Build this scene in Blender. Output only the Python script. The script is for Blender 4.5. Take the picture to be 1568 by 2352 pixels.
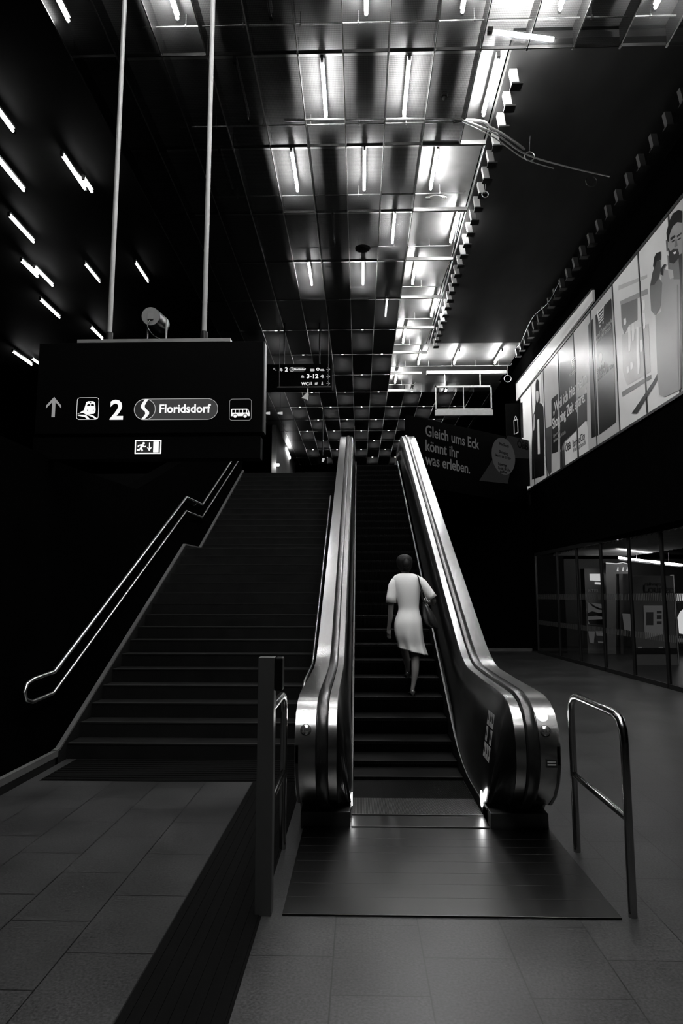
import bpy, bmesh, math, random
from mathutils import Vector, Matrix
random.seed(7)
D = bpy.data
for o in list(D.objects): D.objects.remove(o)
SC = bpy.context.scene
COL = SC.collection
PI = math.pi

# ------------------------------------------------------------------ camera
FPX, CX, CY, CAMH = 1530.0, 784.0, 1176.0, 1.7
TH = math.atan(194 / FPX); PS = math.atan(41 / FPX * math.cos(TH))
FW = Vector((-math.sin(PS) * math.cos(TH), math.cos(PS) * math.cos(TH), math.sin(TH)))
RT = Vector((math.cos(PS), math.sin(PS), 0)); UP = RT.cross(FW)
CAM = Vector((0, 0, CAMH))
cd = D.cameras.new('camera'); cam = D.objects.new('camera', cd); COL.objects.link(cam)
cam.matrix_world = Matrix((RT, UP, -FW)).transposed().to_4x4(); cam.location = CAM
cd.sensor_fit = 'VERTICAL'; cd.sensor_height = 36.0; cd.lens = FPX * 36.0 / 2352.0
cd.clip_start = 0.05; cd.clip_end = 200
SC.camera = cam

# ------------------------------------------------------------------ world, exposure
w = D.worlds.new('world'); SC.world = w; w.use_nodes = True
w.node_tree.nodes['Background'].inputs[0].default_value = (0.5, 0.5, 0.5, 1)
w.node_tree.nodes['Background'].inputs[1].default_value = 0.0
vs = SC.view_settings
vs.view_transform = 'Standard'; vs.look = 'None'; vs.gamma = 1.0; vs.use_curve_mapping = False
vs.exposure = 0.65
TUBE = 150.0          # radiance of the lit fluorescent tubes

# ------------------------------------------------------------------ surveying helpers (photo pixel -> point on a known plane)
def ray(x, y): return FW + RT * ((x - CX) / FPX) + UP * ((CY - y) / FPX)
def on_x(x, y, X): r = ray(x, y); return CAM + r * (X / r.x)
def on_y(x, y, Y): r = ray(x, y); return CAM + r * (Y / r.y)
def on_z(x, y, Z): r = ray(x, y); return CAM + r * ((Z - CAMH) / r.z)

# ------------------------------------------------------------------ materials
MATS = {}
def mat(name, c, rough=0.5, metal=0.0, emit=0.0, nscale=0, namt=0.0, bump=0.0, bscale=40, rvar=0.0, stretch=None, spec=0.5, coat=0.0):
    m = D.materials.new(name); m.use_nodes = True
    nt = m.node_tree; b = nt.nodes['Principled BSDF']
    col = (c, c, c * 0.985, 1) if not isinstance(c, tuple) else (*c, 1)
    b.inputs['Base Color'].default_value = col
    b.inputs['Roughness'].default_value = rough
    b.inputs['Metallic'].default_value = metal
    b.inputs['Specular IOR Level'].default_value = spec
    b.inputs['Coat Weight'].default_value = coat
    if emit:
        b.inputs['Emission Color'].default_value = col if not metal else (1, 1, 1, 1)
        b.inputs['Emission Strength'].default_value = emit
    if nscale:
        tc = nt.nodes.new('ShaderNodeTexCoord'); mp = nt.nodes.new('ShaderNodeMapping')
        nt.links.new(tc.outputs['Object'], mp.inputs[0])
        if stretch: mp.inputs['Scale'].default_value = stretch
        n = nt.nodes.new('ShaderNodeTexNoise'); n.inputs['Scale'].default_value = nscale; n.inputs['Detail'].default_value = 2
        nt.links.new(mp.outputs[0], n.inputs['Vector'])
        if namt:
            mr = nt.nodes.new('ShaderNodeMapRange'); mr.inputs[1].default_value = 0.15; mr.inputs[2].default_value = 0.85
            mr.inputs[3].default_value = 1 - namt; mr.inputs[4].default_value = 1 + namt
            nt.links.new(n.outputs['Fac'], mr.inputs[0])
            vm = nt.nodes.new('ShaderNodeVectorMath'); vm.operation = 'SCALE'; vm.inputs[0].default_value = col[:3]
            nt.links.new(mr.outputs[0], vm.inputs['Scale']); nt.links.new(vm.outputs[0], b.inputs['Base Color'])
        if rvar:
            m2 = nt.nodes.new('ShaderNodeMapRange'); m2.inputs[1].default_value = 0.15; m2.inputs[2].default_value = 0.85
            m2.inputs[3].default_value = max(0.02, rough - rvar); m2.inputs[4].default_value = rough + rvar
            nt.links.new(n.outputs['Fac'], m2.inputs[0]); nt.links.new(m2.outputs[0], b.inputs['Roughness'])
        if bump:
            n2 = nt.nodes.new('ShaderNodeTexNoise'); n2.inputs['Scale'].default_value = bscale; n2.inputs['Detail'].default_value = 4
            nt.links.new(mp.outputs[0], n2.inputs['Vector'])
            bp = nt.nodes.new('ShaderNodeBump'); bp.inputs['Strength'].default_value = bump; bp.inputs['Distance'].default_value = 0.01
            nt.links.new(n2.outputs['Fac'], bp.inputs['Height']); nt.links.new(bp.outputs[0], b.inputs['Normal'])
    MATS[name] = m
    return m

def emitter(name, s, c=1.0):
    m = D.materials.new(name); m.use_nodes = True; nt = m.node_tree; nt.nodes.clear()
    e = nt.nodes.new('ShaderNodeEmission'); o = nt.nodes.new('ShaderNodeOutputMaterial')
    e.inputs[0].default_value = (c, c, c, 1); e.inputs[1].default_value = s
    nt.links.new(e.outputs[0], o.inputs[0]); MATS[name] = m; return m

def floor_material():
    m = D.materials.new('granite_floor'); m.use_nodes = True; nt = m.node_tree; b = nt.nodes['Principled BSDF']
    N = nt.nodes.new; L = nt.links.new
    tc = N('ShaderNodeTexCoord'); mp = N('ShaderNodeMapping'); L(tc.outputs['Object'], mp.inputs[0])
    mp.inputs['Location'].default_value = (0.31, 0.13, 0)
    br = N('ShaderNodeTexBrick'); br.offset = 0.5; br.inputs['Scale'].default_value = 1.0
    br.inputs['Brick Width'].default_value = 0.62; br.inputs['Row Height'].default_value = 0.43
    br.inputs['Mortar Size'].default_value = 0.0036; br.inputs['Mortar Smooth'].default_value = 0.1
    br.inputs['Color1'].default_value = (0.9, 0.9, 0.9, 1); br.inputs['Color2'].default_value = (1.1, 1.1, 1.1, 1)
    br.inputs['Mortar'].default_value = (0.12, 0.12, 0.12, 1)
    mp.inputs['Rotation'].default_value = (0, 0, math.pi / 2)
    L(mp.outputs[0], br.inputs['Vector'])
    n1 = N('ShaderNodeTexNoise'); n1.inputs['Scale'].default_value = 75; n1.inputs['Detail'].default_value = 4; L(tc.outputs['Object'], n1.inputs['Vector'])
    n2 = N('ShaderNodeTexNoise'); n2.inputs['Scale'].default_value = 1.3; n2.inputs['Detail'].default_value = 4; L(tc.outputs['Object'], n2.inputs['Vector'])
    vo = N('ShaderNodeTexNoise'); vo.inputs['Scale'].default_value = 9; vo.inputs['Detail'].default_value = 2; L(tc.outputs['Object'], vo.inputs['Vector'])
    def rng(src, a, bb, lo=0.3, hi=0.7):
        r = N('ShaderNodeMapRange'); r.inputs[1].default_value = lo; r.inputs[2].default_value = hi; r.inputs[3].default_value = a; r.inputs[4].default_value = bb
        L(src, r.inputs[0]); return r.outputs[0]
    def mul(a, bb):
        q = N('ShaderNodeMath'); q.operation = 'MULTIPLY'; L(a, q.inputs[0]); L(bb, q.inputs[1]); return q.outputs[0]
    v = mul(rng(n1.outputs['Fac'], 0.3, 1.9, 0.25, 0.75), rng(n2.outputs['Fac'], 0.45, 1.55, 0.15, 0.85))
    sp = N('ShaderNodeVectorMath'); sp.operation = 'SCALE'; L(br.outputs['Color'], sp.inputs[0]); L(v, sp.inputs['Scale'])
    s2 = N('ShaderNodeVectorMath'); s2.operation = 'SCALE'; L(sp.outputs[0], s2.inputs[0]); s2.inputs['Scale'].default_value = FLOOR_ALB
    L(s2.outputs[0], b.inputs['Base Color'])
    L(rng(n2.outputs['Fac'], 0.30, 0.40, 0.15, 0.85), b.inputs['Roughness'])
    b.inputs['Specular IOR Level'].default_value = 0.35
    bp = N('ShaderNodeBump'); bp.inputs['Strength'].default_value = 0.08; bp.inputs['Distance'].default_value = 0.004
    L(n1.outputs['Fac'], bp.inputs['Height']); L(bp.outputs[0], b.inputs['Normal'])
    MATS['floor'] = m; return m
FLOOR_ALB = 0.024

def mesh_material():
    # expanded-metal ceiling panel: open when seen steeply, closed at grazing angles (the strands stand up)
    m = D.materials.new('expanded_metal'); m.use_nodes = True; nt = m.node_tree; b = nt.nodes['Principled BSDF']
    N = nt.nodes.new; L = nt.links.new
    b.inputs['Base Color'].default_value = (0.05, 0.05, 0.05, 1); b.inputs['Metallic'].default_value = 0.8; b.inputs['Roughness'].default_value = 0.38
    out = nt.nodes['Material Output']
    tr = N('ShaderNodeBsdfTransparent'); mx = N('ShaderNodeMixShader')
    tc = N('ShaderNodeTexCoord')
    wv = N('ShaderNodeTexWave'); wv.wave_type = 'BANDS'; wv.bands_direction = 'Y'; wv.inputs['Scale'].default_value = 9.0; wv.inputs['Distortion'].default_value = 0
    L(tc.outputs['Object'], wv.inputs['Vector'])
    wx = N('ShaderNodeTexWave'); wx.wave_type = 'BANDS'; wx.bands_direction = 'X'; wx.inputs['Scale'].default_value = 14.0; L(tc.outputs['Object'], wx.inputs['Vector'])
    g = N('ShaderNodeNewGeometry'); dt = N('ShaderNodeVectorMath'); dt.operation = 'DOT_PRODUCT'
    L(g.outputs['Incoming'], dt.inputs[0]); L(g.outputs['Normal'], dt.inputs[1])
    ab = N('ShaderNodeMath'); ab.operation = 'ABSOLUTE'; L(dt.outputs['Value'], ab.inputs[0])
    r = N('ShaderNodeMapRange'); r.inputs[1].default_value = 0.38; r.inputs[2].default_value = 0.72; r.inputs[3].default_value = 0.0; r.inputs[4].default_value = 0.62
    L(ab.outputs[0], r.inputs[0])
    r2 = N('ShaderNodeMapRange'); r2.inputs[1].default_value = 0.0; r2.inputs[2].default_value = 1.0; r2.inputs[3].default_value = 0.72; r2.inputs[4].default_value = 1.12
    L(wv.outputs['Fac'], r2.inputs[0])
    r3 = N('ShaderNodeMapRange'); r3.inputs[1].default_value = 0.0; r3.inputs[2].default_value = 1.0; r3.inputs[3].default_value = 0.85; r3.inputs[4].default_value = 1.1
    L(wx.outputs['Fac'], r3.inputs[0])
    q = N('ShaderNodeMath'); q.operation = 'MULTIPLY'; L(r.outputs[0], q.inputs[0]); L(r2.outputs[0], q.inputs[1])
    q2 = N('ShaderNodeMath'); q2.operation = 'MULTIPLY'; q2.use_clamp = True; L(q.outputs[0], q2.inputs[0]); L(r3.outputs[0], q2.inputs[1])
    tl = N('ShaderNodeBsdfTranslucent'); tl.inputs[0].default_value = (0.5, 0.5, 0.5, 1); m2 = N('ShaderNodeMixShader'); m2.inputs[0].default_value = 0.016; L(b.outputs[0], m2.inputs[1]); L(tl.outputs[0], m2.inputs[2])
    L(q2.outputs[0], mx.inputs[0]); L(m2.outputs[0], mx.inputs[1]); L(tr.outputs[0], mx.inputs[2]); L(mx.outputs[0], out.inputs[0])
    MATS['mesh'] = m; return m

def glass_material(name, tint=0.75, refl=0.10):
    m = D.materials.new(name); m.use_nodes = True; nt = m.node_tree; nt.nodes.clear(); N = nt.nodes.new; L = nt.links.new
    o = N('ShaderNodeOutputMaterial'); t = N('ShaderNodeBsdfTransparent'); t.inputs[0].default_value = (tint, tint, tint, 1)
    g = N('ShaderNodeBsdfGlossy'); g.inputs['Roughness'].default_value = 0.03; g.inputs[0].default_value = (0.8, 0.8, 0.8, 1)
    ge = N('ShaderNodeNewGeometry'); dt = N('ShaderNodeVectorMath'); dt.operation = 'DOT_PRODUCT'; L(ge.outputs['Incoming'], dt.inputs[0]); L(ge.outputs['Normal'], dt.inputs[1])
    ab = N('ShaderNodeMath'); ab.operation = 'ABSOLUTE'; L(dt.outputs['Value'], ab.inputs[0])
    om = N('ShaderNodeMath'); om.operation = 'SUBTRACT'; om.inputs[0].default_value = 1.0; L(ab.outputs[0], om.inputs[1])
    pw = N('ShaderNodeMath'); pw.operation = 'POWER'; L(om.outputs[0], pw.inputs[0]); pw.inputs[1].default_value = 5.0
    ma = N('ShaderNodeMath'); ma.operation = 'MULTIPLY_ADD'; L(pw.outputs[0], ma.inputs[0]); ma.inputs[1].default_value = 0.8; ma.inputs[2].default_value = 0.035
    mx = N('ShaderNodeMixShader'); L(ma.outputs[0], mx.inputs[0]); L(t.outputs[0], mx.inputs[1]); L(g.outputs[0], mx.inputs[2]); L(mx.outputs[0], o.inputs[0])
    MATS[name] = m; return m

floor_material(); mesh_material(); glass_material('glass')
mat('tactile', 0.003, 0.85, nscale=30, namt=0.3, spec=0.03)
mat('stair_stone', 0.0082, 0.7, nscale=4, namt=0.35, spec=0.04)
mat('stair_edge', 0.013, 0.6, nscale=8, namt=0.25, spec=0.1)
mat('plinth', 0.075, 0.6, nscale=6, namt=0.25, spec=0.2)
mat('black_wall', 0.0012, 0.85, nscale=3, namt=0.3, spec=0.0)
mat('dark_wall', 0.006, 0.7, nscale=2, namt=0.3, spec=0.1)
mat('grey_wall', 0.25, 0.6, nscale=2, namt=0.1)
mat('concrete_slab', 0.03, 0.6, nscale=1.6, namt=0.5, bump=0.12, bscale=5, spec=0.2, stretch=(1, .35, 1))
mat('deck_plate', 0.18, 0.42, 0.4, nscale=3, namt=0.2, bump=0.10, bscale=6)
mat('deck_dark', 0.006, 0.7, 0.0, nscale=3, namt=0.3, spec=0.05)
mat('dark_metal', 0.035, 0.4, 0.7, nscale=5, namt=0.2)
mat('trim_metal', 0.55, 0.28, 1.0, nscale=60, namt=0.4)
mat('galv', 0.5, 0.4, 0.85, nscale=8, namt=0.2)
mat('white_paint', 0.55, 0.45, nscale=5, namt=0.1)
mat('steel_brushed', 0.42, 0.24, 1.0, nscale=2, namt=0.05, stretch=(8, .6, .6))
mat('steel_tube', 0.42, 0.17, 1.0, nscale=20, namt=0.05)
mat('rail_steel', 0.75, 0.27, 1.0, nscale=20, namt=0.05)
mat('steel_dark', 0.10, 0.35, 0.9, nscale=6, namt=0.3, rvar=0.08)
mat('pole_steel', 0.26, 0.5, 0.1, nscale=20, namt=0.08)
mat('post_steel', 0.068, 0.4, 0.3, nscale=3, namt=0.12)
mat('rubber', 0.012, 0.25, 0.0, nscale=10, namt=0.2)
mat('black_panel', 0.003, 0.3, 0.0, nscale=4, namt=0.2, spec=0.25)
mat('skirt', 0.015, 0.4, 0.5, nscale=8, namt=0.2)
mat('step_metal', 0.0035, 0.6, 0.0, nscale=14, namt=0.3, spec=0.04)
mat('step_edge', 0.0045, 0.6, 0.0, nscale=14, namt=0.3, spec=0.1)
mat('comb_metal', 0.09, 0.4, 0.8, nscale=25, namt=0.2)
mat('plate_metal', 0.05, 0.31, 1.0, nscale=1.5, namt=0.25, rvar=0.02)
mat('sign_black', 0.001, 0.6, spec=0.03, nscale=2, namt=0.2)
mat('sign_bar', 0.28, 0.4, 0.5, nscale=6, namt=0.1)
mat('lamp_off', 0.10, 0.3, nscale=4, namt=0.1)
mat('sticker_white', 0.32, 0.5, nscale=40, namt=0.25)
mat('sticker_black', 0.01, 0.5, nscale=40, namt=0.2)
mat('dome_glass', 0.5, 0.12, 0.9, nscale=7, namt=0.3)
mat('mullion', 0.008, 0.4, nscale=4, namt=0.2)
mat('shop_floor', 0.12, 0.2, nscale=3, namt=0.2)
mat('hook_pale', 0.22, 0.5, nscale=9, namt=0.15)
mat('shop_wall', 0.04, 0.5, nscale=2, namt=0.2)
mat('shop_grey', 0.16, 0.5, nscale=2, namt=0.2)
mat('shop_slat', 0.5, 0.38, 0.5, nscale=6, namt=0.2)
mat('dot_white', 0.32, 0.6, nscale=4, namt=0.1)
mat('hair', 0.010, 0.65, nscale=60, namt=0.5, bump=0.3, bscale=120, stretch=(1, 1, 0.2), spec=0.2)
mat('skin', (0.17, 0.165, 0.16), 0.55, nscale=12, namt=0.08, spec=0.3)
mat('dress', 0.90, 0.85, nscale=160, namt=0.03, bump=0.05, bscale=260)
mat('bag_leather', 0.018, 0.35, nscale=30, namt=0.25, bump=0.15, bscale=90)
mat('shoe', 0.03, 0.25, nscale=20, namt=0.1)
emitter('tube_lit', TUBE); emitter('tube_dim', 6.0); emitter('tube_hall', 14.0); emitter('tube_far', 28.0)
emitter('sign_white', 0.62); emitter('sign_text_dim', 0.17); emitter('sign_grey', 0.032); emitter('sign_soft', 0.3)
emitter('exit_white', 1.0); emitter('exit_dark', 0.016); emitter('dull_text', 0.036); emitter('dull_grey', 0.006)
emitter('lamp_disc', 14.0); emitter('comb_lamp', 16.0); emitter('shop_tube', 22.0); emitter('shop_screen', 0.7); emitter('shop_mid', 0.06); emitter('shop_low', 0.01)
# printed advertising faces: gloss film with a small added glow, one per printed tone
def film(name, v, e, rough=0.31):
    m = mat(name, v * .8, rough, emit=e, nscale=1.4, namt=0.12, spec=0.2); return m
BE = 0.10
for nm, v in (('film_95', .85), ('film_80', .68), ('film_60', .45), ('film_45', .30), ('film_30', .15), ('film_15', .05), ('film_05', .008)):
    film(nm, v, BE)

# ------------------------------------------------------------------ mesh builder
class MB:
    def __init__(s): s.v = []; s.f = []
    def add(s, vs, fs):
        n = len(s.v); s.v += [tuple(v) for v in vs]; s.f += [tuple(i + n for i in f) for f in fs]; return s
    def box(s, x0, x1, y0, y1, z0, z1):
        v = [(x, y, z) for z in (z0, z1) for y in (y0, y1) for x in (x0, x1)]
        return s.add(v, [(0, 2, 3, 1), (4, 5, 7, 6), (0, 1, 5, 4), (2, 6, 7, 3), (0, 4, 6, 2), (1, 3, 7, 5)])
    def obox(s, o, ax, ay, az):
        o, ax, ay, az = map(Vector, (o, ax, ay, az))
        v = [o + ax * i + ay * j + az * k for k in (0, 1) for j in (0, 1) for i in (0, 1)]
        return s.add(v, [(0, 2, 3, 1), (4, 5, 7, 6), (0, 1, 5, 4), (2, 6, 7, 3), (0, 4, 6, 2), (1, 3, 7, 5)])
    def prism(s, poly, d):
        poly = [Vector(p) for p in poly]; d = Vector(d); n = len(poly)
        vs = poly + [p + d for p in poly]
        fs = [tuple(range(n))[::-1], tuple(range(n, 2 * n))] + [(i, (i + 1) % n, (i + 1) % n + n, i + n) for i in range(n)]
        return s.add(vs, fs)
    def tube(s, pts, r, n=10, cap=True, closed=False):
        pts = [Vector(p) for p in pts]; m = len(pts); R = r if isinstance(r, (list, tuple)) else [r] * m
        ring = []; prev = None
        for i, p in enumerate(pts):
            if closed: t = pts[(i + 1) % m] - pts[i - 1]
            else: t = pts[min(i + 1, m - 1)] - pts[max(i - 1, 0)]
            t.normalize()
            if prev is None:
                a = Vector((0, 0, 1)) if abs(t.z) < .9 else Vector((1, 0, 0)); u = t.cross(a).normalized()
            else: u = (prev - t * prev.dot(t)).normalized()
            prev = u; q = t.cross(u)
            ring.append([p + (u * math.cos(2 * PI * k / n) + q * math.sin(2 * PI * k / n)) * R[i] for k in range(n)])
        vs = [v for rr in ring for v in rr]; fs = []
        for i in range(m if closed else m - 1):
            j = (i + 1) % m
            for k in range(n): fs.append((i * n + k, i * n + (k + 1) % n, j * n + (k + 1) % n, j * n + k))
        if cap and not closed: fs += [tuple(range(n))[::-1], tuple(range((m - 1) * n, m * n))]
        return s.add(vs, fs)
    def sweep(s, pts, prof):
        # pts: list of (y,z); prof: list of (x, offset normal to path) open or closed section
        m = len(pts); k = len(prof); vs = []; fs = []
        for i in range(m):
            a = pts[max(i - 1, 0)]; b = pts[min(i + 1, m - 1)]
            ty, tz = b[0] - a[0], b[1] - a[1]; l = math.hypot(ty, tz); ty /= l; tz /= l
            ny, nz = -tz, ty
            for (x, o) in prof: vs.append((x, pts[i][0] + ny * o, pts[i][1] + nz * o))
        for i in range(m - 1):
            for j in range(k):
                j2 = (j + 1) % k; fs.append((i * k + j, i * k + j2, (i + 1) * k + j2, (i + 1) * k + j))
        fs += [tuple(range(k)), tuple(range((m - 1) * k, m * k))[::-1]]
        return s.add(vs, fs)
    def loft(s, rings, cap=True):
        n = len(rings[0]); vs = [v for r in rings for v in r]; fs = []
        for i in range(len(rings) - 1):
            for k in range(n): fs.append((i * n + k, i * n + (k + 1) % n, (i + 1) * n + (k + 1) % n, (i + 1) * n + k))
        if cap: fs += [tuple(range(n))[::-1], tuple(range((len(rings) - 1) * n, len(rings) * n))]
        return s.add(vs, fs)
    def build(s, name, m, parent=None, smooth=False, bevel=0.0, fixn=True):
        me = D.meshes.new(name); me.from_pydata(s.v, [], s.f)
        if fixn:
            bm = bmesh.new(); bm.from_mesh(me); bmesh.ops.recalc_face_normals(bm, faces=bm.faces); bm.to_mesh(me); bm.free()
        me.materials.append(MATS[m]); o = D.objects.new(name, me); COL.objects.link(o)
        if smooth:
            for p in me.polygons: p.use_smooth = True
            me.set_sharp_from_angle(angle=math.radians(40))
        if bevel:
            md = o.modifiers.new('bevel', 'BEVEL'); md.width = bevel; md.segments = 2; md.limit_method = 'ANGLE'
        if parent:
            o.parent = parent; o.matrix_parent_inverse = Matrix.Translation(parent.location).inverted() if parent.type == 'EMPTY' and parent.rotation_euler.z == 0 else Matrix.Identity(4)
            if parent.type != 'EMPTY': o.matrix_parent_inverse = Matrix.Identity(4)
        return o

def thing(name, label, cat, loc=(0, 0, 0), group=None):
    o = D.objects.new(name, None); COL.objects.link(o); o.location = loc; o.empty_display_size = 0.1
    o['label'] = label; o['category'] = cat
    if group: o['group'] = group
    return o
def tag(o, label, cat, group=None, kind=None):
    o['label'] = label; o['category'] = cat
    if group: o['group'] = group
    if kind: o['kind'] = kind
    return o
def struct(o): o['kind'] = 'structure'; return o

def text(body, size, pos, xd, ud, m, parent, name='lettering', depth=0.0015, bold=0.0, align='LEFT', sx=1.0):
    cu = D.curves.new(name, 'FONT'); cu.body = body; cu.size = size; cu.extrude = depth; cu.offset = bold
    cu.align_x = align; cu.resolution_u = 3; cu.space_line = 0.9
    tmp = D.objects.new(name, cu); COL.objects.link(tmp)
    bpy.context.view_layer.update()
    me = D.meshes.new_from_object(tmp.evaluated_get(bpy.context.evaluated_depsgraph_get())); D.objects.remove(tmp)
    me.materials.clear(); me.materials.append(MATS[m])
    xd = Vector(xd).normalized(); ud = Vector(ud).normalized(); nd = xd.cross(ud)
    M = Matrix((xd * sx, ud, nd)).transposed().to_4x4(); M.translation = Vector(pos)
    me.transform(M)
    o = D.objects.new(name, me); COL.objects.link(o)
    if parent:
        o.parent = parent
        o.matrix_parent_inverse = Matrix.Translation(parent.location).inverted() if parent.type == 'EMPTY' else Matrix.Identity(4)
    return o

class Face2D:
    """flat artwork on a plane: origin, x direction, up direction; shapes get a small thickness off the face"""
    def __init__(s, o, xd, ud): s.o = Vector(o); s.x = Vector(xd).normalized(); s.u = Vector(ud).normalized(); s.n = s.x.cross(s.u)
    def p(s, a, b, lift=0.0): return s.o + s.x * a + s.u * b + s.n * lift
    def poly(s, mb, pts, lift=0.001, t=0.0015):
        mb.prism([s.p(a, b, lift) for a, b in pts], s.n * t)
    def text(s, body, size, a, b, m, parent, lift=0.002, **k):
        return text(body, size, s.p(a, b, lift), s.x, s.u, m, parent, **k)
def rrect(x0, y0, x1, y1, r, n=5):
    out = []
    for cx, cy, a0 in ((x1 - r, y1 - r, 0), (x0 + r, y1 - r, 90), (x0 + r, y0 + r, 180), (x1 - r, y0 + r, 270)):
        for i in range(n + 1):
            a = math.radians(a0 + 90 * i / n); out.append((cx + r * math.cos(a), cy + r * math.sin(a)))
    return out
def ell(cx, cy, rx, ry, n=20): return [(cx + rx * math.cos(2 * PI * i / n), cy + ry * math.sin(2 * PI * i / n)) for i in range(n)]
def ringpoly(F, mb, outer, inner, lift=0.001, t=0.0015):
    n = len(outer); vs = []
    for l in (lift, lift + t):
        vs += [F.p(a, b, l) for a, b in outer] + [F.p(a, b, l) for a, b in inner]
    fs = []
    for i in range(n):
        j = (i + 1) % n
        fs += [(i, j, n + j, n + i), (2 * n + i, 3 * n + i, 3 * n + j, 2 * n + j), (i, 2 * n + i, 2 * n + j, j), (n + i, n + j, 3 * n + j, 3 * n + i)]
    mb.add(vs, fs)
def icon_frame(F, mb, x0, y0, w, h, r, t=0.006, lift=0.001):
    ringpoly(F, mb, rrect(x0, y0, x0 + w, y0 + h, r), rrect(x0 + t, y0 + t, x0 + w - t, y0 + h - t, r - t), lift)

# ================================================================== SETTING
struct(MB().box(-13, 14, -6, 45, -0.2, 0).build('floor', 'floor'))
# upper storey floor beyond the stairs
poly = [(-13, 17.42, 4.62), (1.35, 17.42, 4.62), (5.5, 21.5, 4.62), (14, 21.5, 4.62), (14, 45, 4.62), (-13, 45, 4.62)]
struct(MB().prism(poly, (0, 0, 0.34)).build('floor', 'dark_wall'))
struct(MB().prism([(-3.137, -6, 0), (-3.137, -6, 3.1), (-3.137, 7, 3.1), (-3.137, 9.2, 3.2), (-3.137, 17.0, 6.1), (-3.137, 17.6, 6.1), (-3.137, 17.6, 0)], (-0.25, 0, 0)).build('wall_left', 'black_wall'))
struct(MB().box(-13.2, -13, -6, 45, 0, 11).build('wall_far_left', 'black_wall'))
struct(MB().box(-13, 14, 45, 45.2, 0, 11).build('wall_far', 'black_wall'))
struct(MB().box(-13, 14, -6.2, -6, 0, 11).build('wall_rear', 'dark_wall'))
struct(MB().box(1.4, 5.75, 21.5, 21.65, 0, 4.62).build('wall_back', 'black_wall'))
struct(MB().box(1.4, 5.42, 21.44, 21.5, 0, 0.09).build('baseboard_back', 'plinth'))
# fascia above the shopfront, and the wall carrying the banner
def fx(y): return 5.42 + (20.7 - y) * 0.042      # plan line of the shopfront
struct(MB().prism([(5.6, -6, 3.02), (5.55, 23.5, 3.02), (9.8, 23.5, 3.02), (9.8, -6, 3.02)], (0, 0, 2.1)).build('wall_right', 'black_wall'))
struct(MB().box(5.62, 5.9, -6, 24.2, 5.12, 9.9).build('wall_right_upper', 'black_wall'))
struct(MB().box(5.9, 14.0, 43, 43.2, 4.96, 9.9).build('wall_upper_end', 'black_wall'))
# baseboard of the left wall: its lit upper band coloured paler than below
struct(MB().box(-3.137, -3.087, -4, 7.0, 0.075, 0.138).build('baseboard_left', 'plinth'))
struct(MB().box(-3.137, -3.090, -4, 7.0, 0, 0.075).build('baseboard_left', 'stair_stone'))
# grey wall far up on the gallery
struct(MB().prism([(-3.72, 29.3, 4.96), (-3.72, 38.2, 4.96), (-3.72, 38.2, 9.4), (-3.72, 29.3, 9.4)], (-0.2, 0, 0)).build('wall_gallery', 'grey_wall'))
struct(MB().box(-4.6, -3.74, 38.2, 38.4, 4.96, 9.4).build('wall_gallery_end', 'dark_wall'))

# ------------------------------------------------------------------ ceiling
YB = lambda k: 8.63 + 1.99 * k
XC = lambda i: -0.206 + 0.652 * i
ZM = 9.41
struct(MB().box(-13.2, 14, -6.2, 45.2, 10.4, 10.6).build('ceiling', 'black_wall'))
struct(MB().box(2.26, 5.62, 8.72, 20.35, 9.66, 9.78).build('ceiling', 'concrete_slab'))
d = MB(); d.box(-3.5, 2.24, -3, 24.6, 9.78, 9.80); d.box(2.24, 5.3, 20.4, 24.6, 9.78, 9.80); d.box(2.24, 6.6, -3, 8.66, 9.78, 9.80); d.box(-3.5, 5.4, 24.62, 44, 9.78, 9.80)
struct(d.build('ceiling', 'deck_plate'))
struct(MB().box(-13, -3.52, -3, 44, 9.80, 9.83).build('ceiling', 'deck_dark'))
def rowspan(k):      # column index range of the mesh panels in ceiling row k
    if k <= 0: return (-6, 10)
    if k == 1: return (-6, 3)
    if k <= 8: return (-6, 2)
    return (-6, 8)
mm = MB(); tr1 = MB(); tr2 = MB(); baf = MB()
for k in range(-4, 17):
    a, b = rowspan(k); y0, y1 = YB(k - 1), YB(k)
    for i in (range(a, b) if k >= 0 else ()):  # unseen rows go without panels so more lamplight comes down
        x0, x1 = XC(i) + 0.012, XC(i + 1) - 0.012
        mm.add([(x0, y0 + 0.045, ZM), (x1, y0 + 0.045, ZM), (x1, y1 - 0.02, ZM), (x0, y1 - 0.02, ZM)], [(0, 1, 2, 3)])
        tr2.box(x0, x1, y1 - 0.022, y1 - 0.008, ZM - 0.004, ZM + 0.045)
    for i in range(a, b + 1):
        x = XC(i)
        tr1.box(x - 0.0075, x + 0.0075, y0 + 0.03, y1 - 0.03, ZM - 0.012, ZM + 0.002)
        tr1.box(x - 0.014, x + 0.014, y1 - 0.05, y1 + 0.01, ZM - 0.016, ZM - 0.004)
        if k > -3: baf.box(x - 0.004, x + 0.004, y0 + 0.03, y1 - 0.03, ZM + 0.004, ZM + 0.31)
struct(mm.build('ceiling', 'mesh', fixn=False))
struct(tr1.build('trim_1', 'trim_metal')); struct(tr2.build('trim_2', 'dark_metal')); struct(baf.build('trim_3', 'dark_metal'))
ORD = ['zeroth', 'first', 'second', 'third', 'fourth', 'fifth', 'sixth', 'seventh', 'eighth', 'ninth', 'tenth', 'eleventh', 'twelfth', 'thirteenth', 'fourteenth', 'fifteenth', 'sixteenth', 'seventeenth']
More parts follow.
